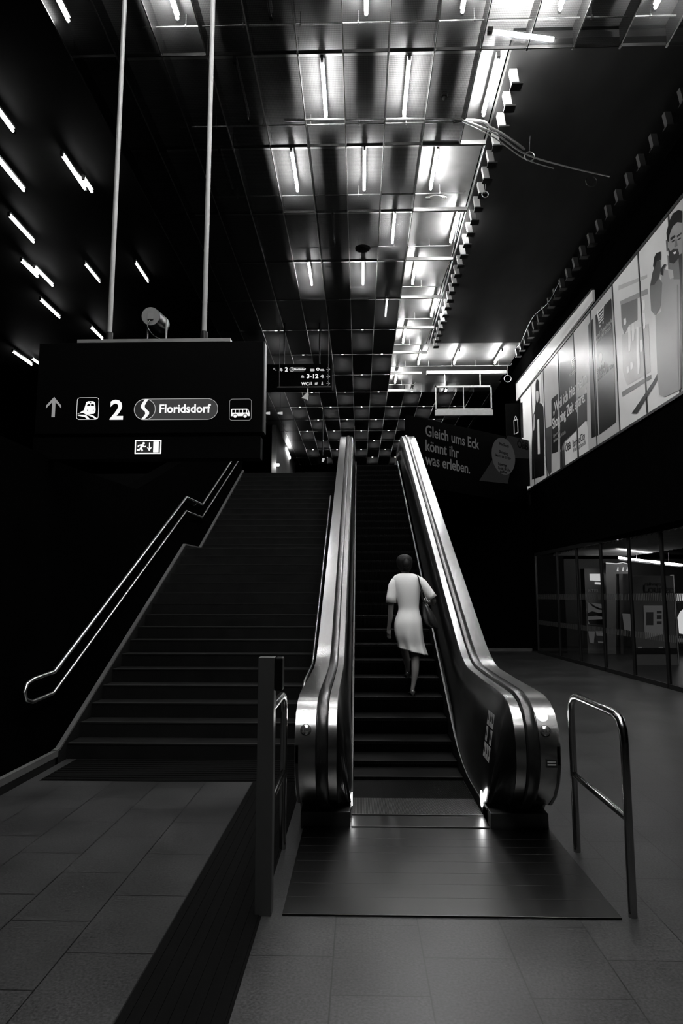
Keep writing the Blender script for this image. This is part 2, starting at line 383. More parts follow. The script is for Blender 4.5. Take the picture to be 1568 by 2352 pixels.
# cross channels that carried the missing panels, bared on the right
for k in range(1, 9):
    o = MB().box(1.12, 2.2, YB(k) + 0.02, YB(k) + 0.07, ZM + 0.02, ZM + 0.10).build('ceiling_channel', 'galv', bevel=0.004)
    tag(o, f'pale metal cross channel of the bare ceiling strip, {ORD[k]} from the top of the picture', 'ceiling channel', 'cross channels of the bare ceiling')
# conduits running across above the panels
for k in range(0, 10):
    xe = {0: 6.2, 1: 2.0, 7: 5.2}.get(k, 2.05 if k < 9 else 5.0)
    t = thing('conduit', f'thin conduit with clips crossing the ceiling above its {ORD[k + 1]} row of panels', 'pipe', (-3.0, YB(k) - 0.33, 9.58), 'conduits crossing above the ceiling panels')
    MB().tube([(-3.0, YB(k) - 0.33, 9.58), (xe, YB(k) - 0.33, 9.58), (xe + 0.06, YB(k) - 0.30, 9.62), (xe + 0.08, YB(k) - 0.2, 9.70)], 0.013, 8).build('pipe', 'galv', t, smooth=True)
    c = MB()
    x = -2.4
    while x < xe - 0.2:
        c.box(x, x + 0.02, YB(k) - 0.355, YB(k) - 0.305, 9.56, 9.60); c.box(x + 0.005, x + 0.015, YB(k) - 0.335, YB(k) - 0.325, 9.59, 9.77); x += 0.8
    c.build('clip', 'galv', t)['kind'] = 'stuff'
# long suspension rod at the slab edge
tag(MB().tube([(2.2, 10.7, 9.44), (2.2, 20.4, 9.44)], 0.012, 8).build('suspension_rod', 'galv', smooth=True), 'long straight metal rod running beside the row of slab hooks', 'rod')
tag(MB().tube([(2.12, 12.8, 9.6), (2.17, 14.5, 9.52), (2.13, 16.2, 9.6), (2.16, 18.0, 9.53), (2.13, 20.2, 9.6)], 0.014, 8).build('ceiling_cable', 'rubber', smooth=True), 'dark loose cable bundle hanging along the bare ceiling strip', 'cable')
# hooks (hanger brackets) along both slab edges
def hook_mesh():
    m = MB(); m.prism([(-0.05, 0, 0.30), (0.06, 0, 0.30), (0.075, 0, 0.02), (-0.02, 0, 0.02)], (0, 0.12, 0)); return m
hk = thing('slab_hook', '', 'bracket', (2.36, 9.30, 9.38))
mbm = MB(); mbm.prism([(2.31, 9.26, 9.66), (2.42, 9.26, 9.66), (2.45, 9.26, 9.42), (2.35, 9.26, 9.42)], (0, 0.10, 0)); mbm.build('hanger_plate', 'hook_pale', hk)
MB().box(2.33, 2.50, 9.24, 9.40, 9.395, 9.42).build('foot', 'dark_metal', hk)
def copy_tree(src, loc, label=None):
    r = src.copy(); COL.objects.link(r); r.location = loc
    if label is not None: r['label'] = label
    for ch in src.children:
        c = ch.copy(); COL.objects.link(c); c.parent = r; c.matrix_parent_inverse = ch.matrix_parent_inverse.copy()
        for g in ch.children:
            q = g.copy(); COL.objects.link(q); q.parent = c; q.matrix_parent_inverse = g.matrix_parent_inverse.copy()
    return r
hk['group'] = 'hooks along the near slab edge'
NUMW = lambda n: ['zeroth', 'first', 'second', 'third', 'fourth', 'fifth', 'sixth', 'seventh', 'eighth', 'ninth', 'tenth', 'eleventh', 'twelfth', 'thirteenth', 'fourteenth', 'fifteenth', 'sixteenth', 'seventeenth', 'eighteenth', 'nineteenth', 'twentieth', 'twenty-first', 'twenty-second', 'twenty-third', 'twenty-fourth', 'twenty-fifth', 'twenty-sixth'][n]
hk['label'] = 'pale hook beside the bare lit ceiling strip, first from the picture top'
for n in range(1, 24):
    r = copy_tree(hk, (2.36, 9.30 + n * 0.465, 9.38), f'pale hook beside the bare lit ceiling strip, {NUMW(n + 1)} from the picture top')
hk2 = copy_tree(hk, (5.12, 9.22, 9.38), 'dim ceiling hook on the slab edge above the advertising banner, nearest of all')
hk2['group'] = 'hooks along the far slab edge'
mat('hook_dimmed', 0.028, 0.5, nscale=5, namt=0.1)  # darker copy of the hook paint, standing for the far row's weaker light
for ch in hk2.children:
    if ch.name.startswith('hanger'): ch.data = ch.data.copy(); ch.data.materials[0] = MATS['hook_dimmed']
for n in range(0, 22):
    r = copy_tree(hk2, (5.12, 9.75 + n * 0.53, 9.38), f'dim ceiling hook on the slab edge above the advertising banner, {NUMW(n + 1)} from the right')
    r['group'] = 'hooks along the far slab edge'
# big channel and hanging empty sign frame at the end of the slab
tag(MB().box(2.35, 5.1, 22.35, 22.5, 9.34, 9.46).build('ceiling_channel', 'hook_pale', bevel=0.005), 'wide pale channel spanning the ceiling above the empty hanging frame', 'ceiling channel')
t = thing('hanging_frame', 'empty rectangular metal sign frame hanging from the ceiling beside the banner', 'sign frame', (3.6, 22.4, 8.9))
fb = MB(); fb.box(2.64, 4.58, 22.36, 22.42, 8.86, 8.92); fb.box(2.64, 4.58, 22.36, 22.42, 8.06, 8.11); fb.box(2.64, 2.68, 22.36, 22.42, 8.06, 8.92); fb.box(4.54, 4.58, 22.36, 22.42, 8.06, 8.92); fb.box(3.60, 3.62, 22.37, 22.41, 8.06, 8.9)
fb.build('frame', 'hook_pale', t)
MB().box(2.62, 4.60, 22.34, 22.44, 7.86, 8.05).build('lower_panel', 'hook_pale', t, bevel=0.004)
for x in (2.98, 4.2): MB().tube([(x, 22.4, 8.9), (x, 22.4, 9.36)], 0.02, 8).build('hanger', 'galv', t, smooth=True)

# ------------------------------------------------------------------ ceiling lights
lamps = []   # x, y centre, state, mesh/bare/left
def L_(x, k, st=1, zone='mesh', yc=None, ln=1.2, tilt=0): lamps.append(dict(x=x, k=k, y=yc if yc is not None else YB(k - 1) + 0.96, st=st, zone=zone, ln=ln, tilt=tilt))
for x in (-2.48, 0.12, 1.43, 2.75, 4.03): L_(x, 0)
L_(-1.19, 0, 0); L_(-4.0, 0, 1, 'left')
for x in (-1.83, -0.53, 0.77, 2.07, 3.4): L_(x, -1)  # this and the next three rows are added out of view for lighting
for x in (-2.48, -1.19, 0.12, 1.43, 2.75): L_(x, -2)
for x in (-1.83, -0.53, 0.77, 2.07): L_(x, -3)
for x in (-1.19, 0.12, 1.43, 2.75): L_(x, -4)
for x in (-0.53, 0.77): L_(x, 1)
L_(-1.83, 1, 0); L_(2.08, 1, 1, 'bare')
for x in (-1.19, 0.12): L_(x, 2)
L_(-2.48, 2, 0); L_(1.42, 2, 1, 'bare')
L_(0.77, 3); L_(2.08, 3, 1, 'bare'); L_(-0.53, 3, 0)
for x in (-1.19, 0.12): L_(x, 4, 1)
L_(1.38, 4, 1, 'bare')
L_(0.77, 5); L_(-0.53, 5, 0); L_(2.07, 5, 1, 'bare')
for x in (-2.48, -1.19, 0.12): L_(x, 6)
L_(1.40, 6, 1, 'bare')
for x in (-1.83, -0.53, 0.77): L_(x, 7)
for x in (2.05, 3.27, 4.66): L_(x, 7, 1, 'bare')
for x in (-1.19, 0.12): L_(x, 8)
L_(1.36, 8, 1, 'bare')
for k in range(9, 16):
    for j in range(-2, 4):
        x = (-0.53 if k % 2 else 0.12) + 1.304 * j
        if -3.0 < x < 4.4: L_(x, k)
for x, yc, ln in ((-5.9, 9.9, .9), (-6.56, 11.5, 1.05), (-5.34, 11.5, 1.0), (-5.24, 11.9, .4), (-7.3, 13.4, 1.05), (-8.0, 15.15, .8), (-7.84, 15.55, .95), (-8.54, 17.4, 1.15), (-7.93, 19.15, .9), (-11.25, 21.2, 1.25), (-10.95, 21.55, .6)):
    L_(x, 99, 1, 'left', yc, ln)
for x, yc, ln in ((-5.33, 15.4, 1.0), (-6.56, 15.4, .95)): L_(x, 99, 2, 'left', yc, ln)

def lamp(l, label, z=9.61):
    x, y, h = l['x'], l['y'], l['ln'] / 2
    t = thing('ceiling_light', label, 'ceiling light', (x, y, z), 'fluorescent tube lights of the ceiling')
    m = {0: 'lamp_off', 1: 'tube_hall' if l['zone'] == 'left' else ('tube_far' if 5 <= l['k'] < 90 and l['zone'] == 'mesh' else 'tube_lit'), 2: 'tube_dim'}[l['st']]
    r = 0.023 if l['st'] == 1 else (0.012 if l['st'] == 2 else 0.016)
    MB().tube([(x, y - h, z), (x, y + h, z)], r, 10).build('tube', m, t, smooth=True)
    for s in (-1, 1): MB().box(x - 0.022, x + 0.022, y + s * (h + 0.02) - 0.025, y + s * (h + 0.02) + 0.025, z - 0.02, z + 0.07).build('lamp_holder', 'dark_metal', t)
    MB().box(x - 0.03, x + 0.03, y - h, y + h, z + 0.05, z + 0.09).build('housing', 'white_paint', t)
    return t
from collections import defaultdict
rows = defaultdict(list)
for l in lamps: rows[l['k']].append(l)
for k, ls in rows.items():
    ls.sort(key=lambda l: l['x'])
    if k == 99: ls.sort(key=lambda l: l['y'])
    for n, l in enumerate(ls):
        st = {0: 'unlit', 1: 'lit', 2: 'dimly glowing'}[l['st']]
        if k == 99: lab = f'{st} fluorescent tube over the dark hall at left, {ORD[n + 1]} nearest of that group'
        elif k < 0: lab = f'{st} added unseen fluorescent tube overhead, {ORD[-k]} row before the picture edge, {ORD[n + 1]} from left'
        else:
            zone = 'behind mesh panels' if l['zone'] == 'mesh' else ('on the bare ceiling strip' if l['zone'] == 'bare' else 'left of the mesh ceiling')
            lab = f'{st} fluorescent tube {zone}, ceiling row {ORD[k + 1]} from top, {ORD[n + 1]} from left'
        lamp(l, lab)
# tube that has come loose and lies askew on the panels
t = thing('ceiling_light', 'loose lit fluorescent tube lying askew at the end of the first panel row', 'ceiling light', (2.3, 8.47, 9.45), 'fluorescent tube lights of the ceiling')
MB().tube([(1.88, 8.37, 9.46), (2.74, 8.50, 9.44)], 0.03, 10).build('tube', 'tube_lit', t, smooth=True)
MB().box(1.80, 1.87, 8.32, 8.40, 9.43, 9.50).build('lamp_holder', 'dark_metal', t)
# cables that leave the panels and sag across the slab
def curve_obj(name, pts, r, m, label, cat, group=None):
    P = [Vector(p) for p in pts]; out = []
    for i in range(len(P) - 1):
        p0 = P[max(i - 1, 0)]; p1 = P[i]; p2 = P[i + 1]; p3 = P[min(i + 2, len(P) - 1)]
        for s in range(8):
            t_ = s / 8; out.append(0.5 * ((2 * p1) + (p2 - p0) * t_ + (2 * p0 - 5 * p1 + 4 * p2 - p3) * t_ ** 2 + (-p0 + 3 * p1 - 3 * p2 + p3) * t_ ** 3))
    out.append(P[-1])
    return tag(MB().tube(out, r, 8).build(name, m, smooth=True), label, cat, group)
curve_obj('ceiling_cable', [(-1.2, 10.0, 9.45), (1.7, 10.05, 9.44), (2.2, 10.15, 9.35), (2.61, 10.40, 9.3), (2.85, 10.62, 9.3)], 0.022, 'galv', 'short pale conduit end sagging out of the panels across the slab', 'cable')
curve_obj('ceiling_cable', [(1.7, 10.0, 9.40), (2.25, 10.2, 9.3), (2.9, 10.72, 9.28), (3.7, 11.1, 9.3), (4.62, 11.5, 9.36)], 0.014, 'galv', 'long thin cable sagging over the dark slab toward the banner', 'cable')
curve_obj('ceiling_cable', [(1.7, 10.03, 9.38), (2.25, 10.26, 9.27), (2.9, 10.80, 9.25), (3.5, 11.15, 9.3)], 0.010, 'galv', 'second thin cable sagging just under the long one', 'cable')
def loop(c, r, lab, m='galv'):
    tag(MB().tube([(c[0] + r * math.cos(a), c[1], c[2] + r * math.sin(a)) for a in [2 * PI * i / 20 for i in range(20)]], 0.009, 6, closed=True).tube([(c[0], c[1], c[2] + r), (c[0] + .03, c[1] + .02, 9.67)], 0.004, 5).build('cable_loop', m, smooth=True), lab, 'cable', 'cable loops')
loop((2.97, 10.75, 9.26), 0.085, 'small round cable loop hanging at the middle of the sagging cable')
loop((4.25, 11.4, 9.2), 0.10, 'faint round cable loop near the far end of the sagging cable', 'dark_metal')
loop((2.42, 11.9, 9.3), 0.06, 'little cable ring below the slab hooks')
loop((5.1, 22.2, 9.1), 0.12, 'cable ring by the far top corner of the banner')
curve_obj('ceiling_cable', [(5.0, 20.4, 9.55), (4.9, 19.5, 9.3), (4.95, 18.2, 9.55), (5.05, 17.0, 9.45), (5.1, 16.2, 9.6)], 0.018, 'rubber', 'dark cable dangling under the slab near the banner top', 'cable')
# coil on a ceiling beam
tag(MB().tube([(1.55 + 0.22 * math.cos(a) * (1 - .01 * i), 12.45, 9.6 + 0.05 * math.sin(a)) for i, a in enumerate([2 * PI * j / 16 for j in range(48)])], 0.010, 6).build('cable_coil', 'galv', smooth=True), 'coiled cable lying on the second cross channel of the bare strip', 'cable')
# ceiling loudspeaker behind mesh
t = thing('ceiling_speaker', 'round dark ceiling loudspeaker in a mesh panel of the fourth row', 'loudspeaker', (0.1, 14.0, 9.4))
MB().tube([(0.1, 14.0, 9.40), (0.1, 14.0, 9.385)], 0.17, 24).build('rim', 'dark_metal', t)
MB().tube([(0.1, 14.0, 9.385), (0.1, 14.0, 9.378)], 0.09, 24).build('cone', 'black_panel', t)
# round broken sensor in the third-column panel
t = thing('ceiling_sensor', 'small dangling sensor stub poking through a mesh panel', 'sensor', (1.35, 9.45, 9.4))
MB().tube([(1.35, 9.45, 9.42), (1.34, 9.45, 9.36)], 0.05, 12).build('collar', 'dark_metal', t)
MB().tube([(1.34, 9.45, 9.38), (1.32, 9.43, 9.31)], 0.02, 8).build('stub', 'galv', t)

# ================================================================== STAIRS
SX0, SX1 = -3.09, -0.52
R_, T_ = 0.16, 0.306
Y1 = 7.22
st = thing('staircase', 'wide dark stone staircase with a mid landing left of the escalator', 'stairs', (-1.8, 7.2, 0))
nn = 0
def nos(n): return Y1 + (n - 1) * T_
for n in range(1, 16):
    y = nos(n); s_ = MB(); s_.box(SX0, SX1, y, y + T_ + 0.02, (n - 1) * R_ if n == 1 else (n - 1) * R_ - 0.04, n * R_)
    o = s_.build('step', 'stair_stone', st); MB().box(SX0, SX1, y - 0.004, y + 0.05, n * R_ - 0.012, n * R_ + 0.002).build('nosing', 'stair_edge', o)
yL = nos(16)
o = MB().box(SX0, SX1, yL, 13.12, 15 * R_ - 0.04, 16 * R_).build('landing', 'stair_stone', st); MB().box(SX0, SX1, yL - 0.004, yL + 0.05, 16 * R_ - 0.012, 16 * R_ + 0.002).build('nosing', 'stair_edge', o)
for j in range(1, 16):
    y = 13.1 + (j - 1) * T_; z = (16 + j) * R_
    o = MB().box(SX0, SX1, y, y + T_ + 0.02, z - 0.2, z).build('step', 'stair_stone', st); MB().box(SX0, SX1, y - 0.004, y + 0.05, z - 0.012, z + 0.002).build('nosing', 'stair_edge', o)
# stringer plinth along the wall, lit top and shaded side given separate colours
pl = [(6.95, 0.0), (6.95, 0.135), (7.04, 0.14)]
top = [(7.04, 0.14), (11.77, 2.62), (12.92, 2.645), (17.55, 5.06), (17.55, 4.8), (13.0, 2.4), (11.9, 2.4), (7.2, 0.0)]
MB().prism([(-3.136, y, z) for y, z in [(6.95, 0.0), (6.95, 0.135)] + top], (0.046, 0, 0)).build('stringer', 'stair_stone', st)
cap = MB(); cp = [(6.95, .135), (7.04, .14), (11.77, 2.62), (12.92, 2.645), (17.55, 5.06)]
cap.sweep(cp, [(-3.136, .012), (-3.088, .012), (-3.088, -.012), (-3.136, -.012)])
cap.build('stringer_lit_top', 'plinth', st)
MB().prism([(SX0, 7.3, 0), (SX0, 7.5, .0), (SX0, 12, 2.3), (SX0, 13.1, 2.3), (SX0, 17.5, 4.7), (SX0, 17.5, 4.2), (SX0, 9.5, 0)], (SX1 - SX0, 0, 0)).build('underside', 'black_wall', st)
# left double handrail
hr = thing('handrail', 'double steel tube handrail on the wall left of the stairs', 'handrail', (-3.05, 7, 0.9))
up = [(-3.06, 6.27, .93), (-3.06, 6.42, .945), (-3.06, 6.75, .95), (-3.06, 11.62, 3.45), (-3.06, 12.82, 3.48), (-3.06, 17.3, 5.78)]
lo = [(-3.06, 6.27, .72), (-3.06, 6.75, .74), (-3.06, 11.62, 3.20), (-3.06, 12.82, 3.23), (-3.06, 17.3, 5.50)]
loopu = [(-3.06, 11.62, 3.45), (-3.06, 6.75, .95), (-3.06, 6.32, .93), (-3.06, 6.20, .90), (-3.06, 6.165, .83), (-3.06, 6.20, .76), (-3.06, 6.32, .72), (-3.06, 6.75, .74), (-3.06, 11.62, 3.20)]
MB().tube(up[2:], 0.021, 10).build('upper_rail', 'rail_steel', hr, smooth=True)
MB().tube(lo[1:], 0.017, 10).build('lower_rail', 'rail_steel', hr, smooth=True)
MB().tube(loopu[1:8], 0.019, 10).build('end_bow', 'rail_steel', hr, smooth=True)
for y in (6.9, 8.4, 9.9, 11.4, 12.4, 13.6, 15.1, 16.6):
    z = .95 + (y - 6.75) * .5135 if y < 11.62 else (3.46 if y < 12.82 else 3.48 + (y - 12.82) * .513)
    MB().tube([(-3.06, y, z), (-3.10, y, z - 0.05), (-3.138, y, z - 0.05)], 0.008, 6).build('bracket', 'rail_steel', hr, smooth=True)
# right stair rail beside the escalator
hr = thing('handrail', 'single slim steel handrail between the stairs and the escalator', 'handrail', (-0.6, 7.3, 0.8))
MB().tube([(-0.585, 7.12, .74), (-0.585, 7.25, .80), (-0.585, 8.45, .84 + .02), (-0.585, 8.6, .93), (-0.585, 13.5, 3.74)], 0.019, 10).build('rail', 'rail_steel', hr, smooth=True)
for y in (8.9, 10.6, 12.4): MB().tube([(-0.585, y, .93 + (y - 8.6) * .573), (-0.50, y, .86 + (y - 8.6) * .573)], 0.008, 6).build('bracket', 'dark_metal', hr)

# tactile guidance strips
def ribs(x0, x1, y0, y1, along_y, nrib, lab):
    b = MB(); b.box(x0, x1, y0, y1, 0.0, 0.004)
    if along_y:
        w_ = (x1 - x0) / nrib
        for i in range(nrib): b.box(x0 + w_ * (i + .3), x0 + w_ * (i + .75), y0 + .01, y1 - .01, 0.004, 0.008)
    else:
        w_ = (y1 - y0) / nrib
        for i in range(nrib): b.box(x0 + .01, x1 - .01, y0 + w_ * (i + .3), y0 + w_ * (i + .75), 0.004, 0.008)
    return tag(b.build('tactile_strip', 'tactile'), lab, 'floor strip')
ribs(-0.985, -0.53, 1.0, 6.38, True, 8, 'dark ribbed guidance strip running over the floor toward the stairs')
ribs(-2.98, -0.53, 6.385, 7.2, False, 10, 'dark ribbed warning strip lying across the foot of the stairs')

# ================================================================== ESCALATOR
es = thing('escalator', 'long steel and black escalator rising beside the stairs', 'escalator', (0.45, 5.2, 0))
INC = 0.5179
RIM = [(5.30, .15), (5.14, .19), (5.01, .28), (4.92, .40), (4.875, .53), (4.875, .66), (4.91, .77), (4.98, .86), (5.10, .925), (5.26, .955), (5.5, .962), (6.2, .968), (6.9, .985), (7.12, 1.015), (7.35, 1.085), (7.6, 1.19)]
RIM += [(7.6 + i * .8, 1.19 + i * .8 * .5135) for i in range(1, 11)]
RIM += [(16.2, 5.585), (16.6, 5.74), (17.0, 5.83), (17.5, 5.87), (18.6, 5.88)]
def nosing_pt(k): return 7.16 + .336 * k, .21 + .174 * k
def skirt_z(y):
    if y < 6.0: return 0.10
    if y < 7.0: return 0.10 + (y - 6.0) ** 2 * 0.19
    if y > 16.6: return 5.06
    return min(5.06, .29 + (y - 7.0) * INC)
def balustrade(side, xo, xr1, xr0, xi_top, xi_bot, lab):
    # xo outer face, xr1/xr0 groove edges (outer / inner), xi_top inner rim edge, xi_bot foot of the sloped inner panel
    s = 1 if side == 'right' else -1
    th = 0.018
    # outer steel deck strip
    o = MB().sweep(RIM, [(xo, 0), (xr1, 0), (xr1, -th), (xo, -th)]).build('outer_deck', 'steel_brushed', es, smooth=True)
    o['label'] = f'{side} outer steel deck strip'
    o2 = MB().sweep(RIM, [(xr0, 0), (xi_top, 0), (xi_top, -th), (xr0, -th)]).build('inner_deck', 'steel_brushed', es, smooth=True)
    # groove under the rail
    MB().sweep(RIM, [(xr0, -.035), (xr1, -.035), (xr1, -.05), (xr0, -.05)]).build('rail_groove', 'black_panel', es)
    # handrail: rounded C section, running outside the rim
    HP = [(y, z) for y, z in RIM]
    HP = [(5.50, .06), (5.36, .07)] + HP
    cxh = (xr0 + xr1) / 2; hw = abs(xr1 - xr0) / 2 - 0.006
    prof = [(cxh - hw, -.02), (cxh - hw * 1.0, .012), (cxh - hw * .8, .026), (cxh - hw * .3, .032), (cxh + hw * .3, .032), (cxh + hw * .8, .026), (cxh + hw, .012), (cxh + hw, -.02)]
    hr_ = MB().sweep(HP, prof).build('handrail_belt', 'rubber', es, smooth=True); hr_['label'] = f'{side} black rubber handrail belt'
    # outer side cladding
    low = [(18.6, 4.6), (17.4, 4.6), (9.2, 0.32), (8.6, 0.0), (5.45, 0.0), (5.35, .10)]
    body = [(y, z) for y, z in RIM] + low
    inset = [(y, z) for y, z in body]
    a = xo - s * 0.006
    MB().prism([(a, y, z - 0.004) for y, z in body], (-s * 0.02, 0, 0)).build('side_cladding', 'steel_dark', es)
    # sloped inner panel between inner deck edge and skirt
    vs = []; n = len(RIM)
    ip = [(y, z) for y, z in RIM]
    pts_top = []; pts_bot = []
    m2 = MB()
    # nose fan part (front of Y 5.30) closes on a hub line, the rest drops to the skirt
    for y, z in ip:
        zb = min(skirt_z(y), z - 0.02) if y > 5.45 else min(z, .15)
        yb = y if y > 5.45 else max(y, 5.30)
        tfrac = (z - zb) / max(.82, 1e-6)
        xb = xi_top + (xi_bot - xi_top) * min(1, max(0, (z - zb) / 0.80))
        pts_top.append((xi_top - s * 0.002, y, z - .004)); pts_bot.append((xb, yb, zb))
    m2.add(pts_top + pts_bot, [(i, i + 1, n + i + 1, n + i) for i in range(n - 1)])
    ipn = m2.build('inner_panel', 'black_panel', es, smooth=True)
    sol = ipn.modifiers.new('solid', 'SOLIDIFY'); sol.thickness = 0.006; sol.offset = 0
    # skirt (vertical, beside the steps) with a thin bright ledge
    sk = [(5.30, .005), (5.30, .10)] + [(y, skirt_z(y)) for y in (5.6, 6.0, 6.25, 6.5, 6.75, 7.0)] + [(16.4, skirt_z(16.4)), (16.8, 5.06), (18.6, 5.06), (18.6, 4.5), (17.0, 4.5)] + [(8.2, 0.0), (7.6, .005)]
    xs = xi_bot
    MB().prism([(xs, y, z) for y, z in sk], (s * 0.012, 0, 0)).build('skirt', 'skirt', es)
    led = [(5.30, .10)] + [(y, skirt_z(y)) for y in (5.6, 6.0, 6.25, 6.5, 6.75, 7.0)] + [(16.5, skirt_z(16.5)), (17.0, 5.06), (18.6, 5.06)]
    MB().sweep(led, [(xs, 0), (xs - s * 0.008, 0), (xs - s * 0.008, .012), (xs, .012)]).build('skirt_ledge', 'post_steel', es)
    # base box under the nose
    xa, xb2 = sorted((xo - s * 0.02, xs + s * 0.0))
    MB().box(xa, xb2, 5.18, 5.5, 0, .115).build('base_box', 'steel_dark', es, bevel=0.004)
    # joint lines on the outer deck
    for y, z in ((5.45, .963), (6.6, .975), (9.2, 2.012), (12.0, 3.45), (14.6, 4.785)):
        pass
    return s
xoR, xoL = 1.405, -0.455
balustrade('right', 1.405, 1.262, 1.165, 1.095, 0.962, 'right')
balustrade('left', -0.462, -0.315, -0.225, -0.165, -0.072, 'left')
# steps
sp_m = MB(); W0, W1 = -0.06, 0.95
nr = 56; pts = []
for j in range(nr * 2 + 1):
    x = W0 + (W1 - W0) * j / (nr * 2); pts.append((x, 0.0 if j % 2 else -0.006))
prof_r = [(0, 0), (.006, -.03), (.016, -.07), (.032, -.12), (.055, -.176)]   # curved riser: y offset, z offset
vsr = []; fsr = []
for (yy, zz) in prof_r:
    for (x, dy) in pts: vsr.append((x, yy + dy, zz))
m_ = len(pts)
for i in range(len(prof_r) - 1):
    for j in range(m_ - 1): fsr.append((i * m_ + j, i * m_ + j + 1, (i + 1) * m_ + j + 1, (i + 1) * m_ + j))
y0, z0 = nosing_pt(0)
rm = MB(); rm.add(vsr, fsr); 
st0 = MB().box(W0, W1, 0, .40, -.03, 0).build('escalator_step', 'step_metal', es)
st0.matrix_parent_inverse = Matrix.Translation(es.location).inverted(); st0.location = (0, y0, z0)
ri0 = rm.build('riser', 'step_metal', st0); ri0.matrix_parent_inverse = Matrix.Identity(4)
eg0 = MB().box(W0, W1, -.001, .035, -.004, .003).build('tread_edge', 'step_edge', st0); eg0.matrix_parent_inverse = Matrix.Identity(4)
def step_at(y, z):
    c = st0.copy(); COL.objects.link(c); c.location = (0, y, z)
    for ch in (ri0, eg0):
        q = ch.copy(); COL.objects.link(q); q.parent = c
for k in range(1, 27): step_at(*nosing_pt(k))
step_at(6.80, .098); step_at(6.44, .040); step_at(16.24, 4.93); step_at(16.6, 4.955)
# flat step zone and comb
tb = MB().box(W0, W1, 5.45, 6.46, -.01, .012)
tb.build('flat_tread', 'step_metal', es)
rb = MB(); nr2 = 110
for j in range(nr2):
    x = W0 + (W1 - W0) * (j + .5) / nr2; rb.box(x - .0022, x + .0022, 5.44, 5.86, .012, .021)
o = rb.build('comb_teeth', 'comb_metal', es)
rb = MB()
for j in range(nr2):
    x = W0 + (W1 - W0) * (j + .5) / nr2; rb.box(x - .0022, x + .0022, 5.87, 6.42, .012, .018)
rb.build('tread_ribs', 'step_metal', es)
MB().box(W0 - .005, W1 + .005, 5.175, 5.45, 0, .014).build('comb_plate', 'plate_metal', es, bevel=0.003)
MB().box(W0 - .005, W1 + .005, 5.435, 5.452, .013, .020).build('comb_edge', 'comb_metal', es)
MB().box(W0 - .005, W1 + .005, 5.172, 5.182, .0, .0165).build('comb_sill', 'comb_metal', es)
MB().box(-.42, 1.385, 3.81, 5.17, 0, .010).build('landing_plate', 'plate_metal', es, bevel=0.002)
ln = MB()
for y in (4.02, 4.20, 4.36, 4.54, 4.68, 4.80, 4.95): ln.box(-.41, 1.37, y, y + .0016, .010, .0106)
ln.build('plate_seams', 'comb_metal', es)
# top landing plate
MB().box(W0 - .3, W1 + .3, 16.9, 18.6, 4.93, 4.975).build('upper_plate', 'plate_metal', es)
# comb lights in the skirts
MB().prism([(.957, 5.50 + a, .125 + b) for a, b in ell(0, 0, .045, .062, 18)], (-.006, 0, 0)).build('comb_light', 'comb_lamp', es)
MB().prism([(-.066, 5.50 + a, .115 + b) for a, b in ell(0, 0, .03, .05, 18)], (.006, 0, 0)).build('comb_light', 'comb_lamp', es)
# signal lamp and domed button on both noses
def nose_item(x, zc, r, m, name, bulge):
    # place on the front curve of the rim
    for i in range(len(RIM) - 1):
        (ya, za), (yb, zb) = RIM[i], RIM[i + 1]
        if za <= zc <= zb and yb < 6:
            f = (zc - za) / (zb - za); y = ya + (yb - ya) * f; t_ = Vector((0, yb - ya, zb - za)).normalized(); break
    n_ = Vector((0, -t_.z, t_.y)); c = Vector((x, y, zc))
    rings = []
    for q in range(5):
        a = q / 4 * PI / 2; rr = r * math.cos(a) if q < 4 else r * .05; h = bulge * math.sin(a) + .001
        rings.append([c + n_ * h + Vector((1, 0, 0)) * rr * math.cos(u) + t_ * rr * math.sin(u) for u in [2 * PI * i / 20 for i in range(20)]])
    return MB().loft(rings).build(name, m, es, smooth=True)
for x in (-.385, 1.31):
    nose_item(x, .845, .037, 'lamp_disc', 'signal_lamp', .004)
    nose_item(x, .755, .036, 'dome_glass', 'key_switch', .022)
    o = nose_item(x, .755, .040, 'sticker_black', 'switch_ring', .002)
# small rating label on the right nose
lb = MB().box(1.30, 1.375, 4.868, 4.874, .515, .572); lb.build('rating_label', 'sticker_black', es)
lb = MB().box(1.308, 1.367, 4.866, 4.869, .548, .558); lb.box(1.308, 1.367, 4.866, 4.869, .530, .540); lb.build('label_line', 'sticker_white', es)
# pictogram sticker block on the right inner panel
def rpanel(y, z):   # point on the sloped right inner panel
    zb = skirt_z(y); top_z = .965 if y < 6.9 else .985 + (y - 6.9) * .45
    f = min(1, max(0, (top_z - zb) / .80)); xb = 1.095 + (.962 - 1.095) * f
    t_ = (z - zb) / (top_z - zb); return Vector((xb + (1.095 - xb) * t_ - .007, y, z))
sb = MB(); lines = MB()
for i in range(3):
    for j in range(3):
        ya, za = 5.42 + i * .087, .415 + j * .125
        if (i, j) == (1, 1): continue
        q = [rpanel(ya, za), rpanel(ya + .072, za), rpanel(ya + .072, za + .11), rpanel(ya, za + .11)]
        sb.prism(q, (-.0015, 0, 0))
        c = (rpanel(ya + .036, za + .055)); 
        lines.prism([c + Vector((-.003, a, b)) for a, b in ((-.02, -.035), (.02, -.035), (.012, .0), (.018, .03), (-.004, .04), (-.016, .02))], (-.001, 0, 0))
sb.build('safety_stickers', 'sticker_white', es); lines.build('pictograms', 'sticker_black', es)

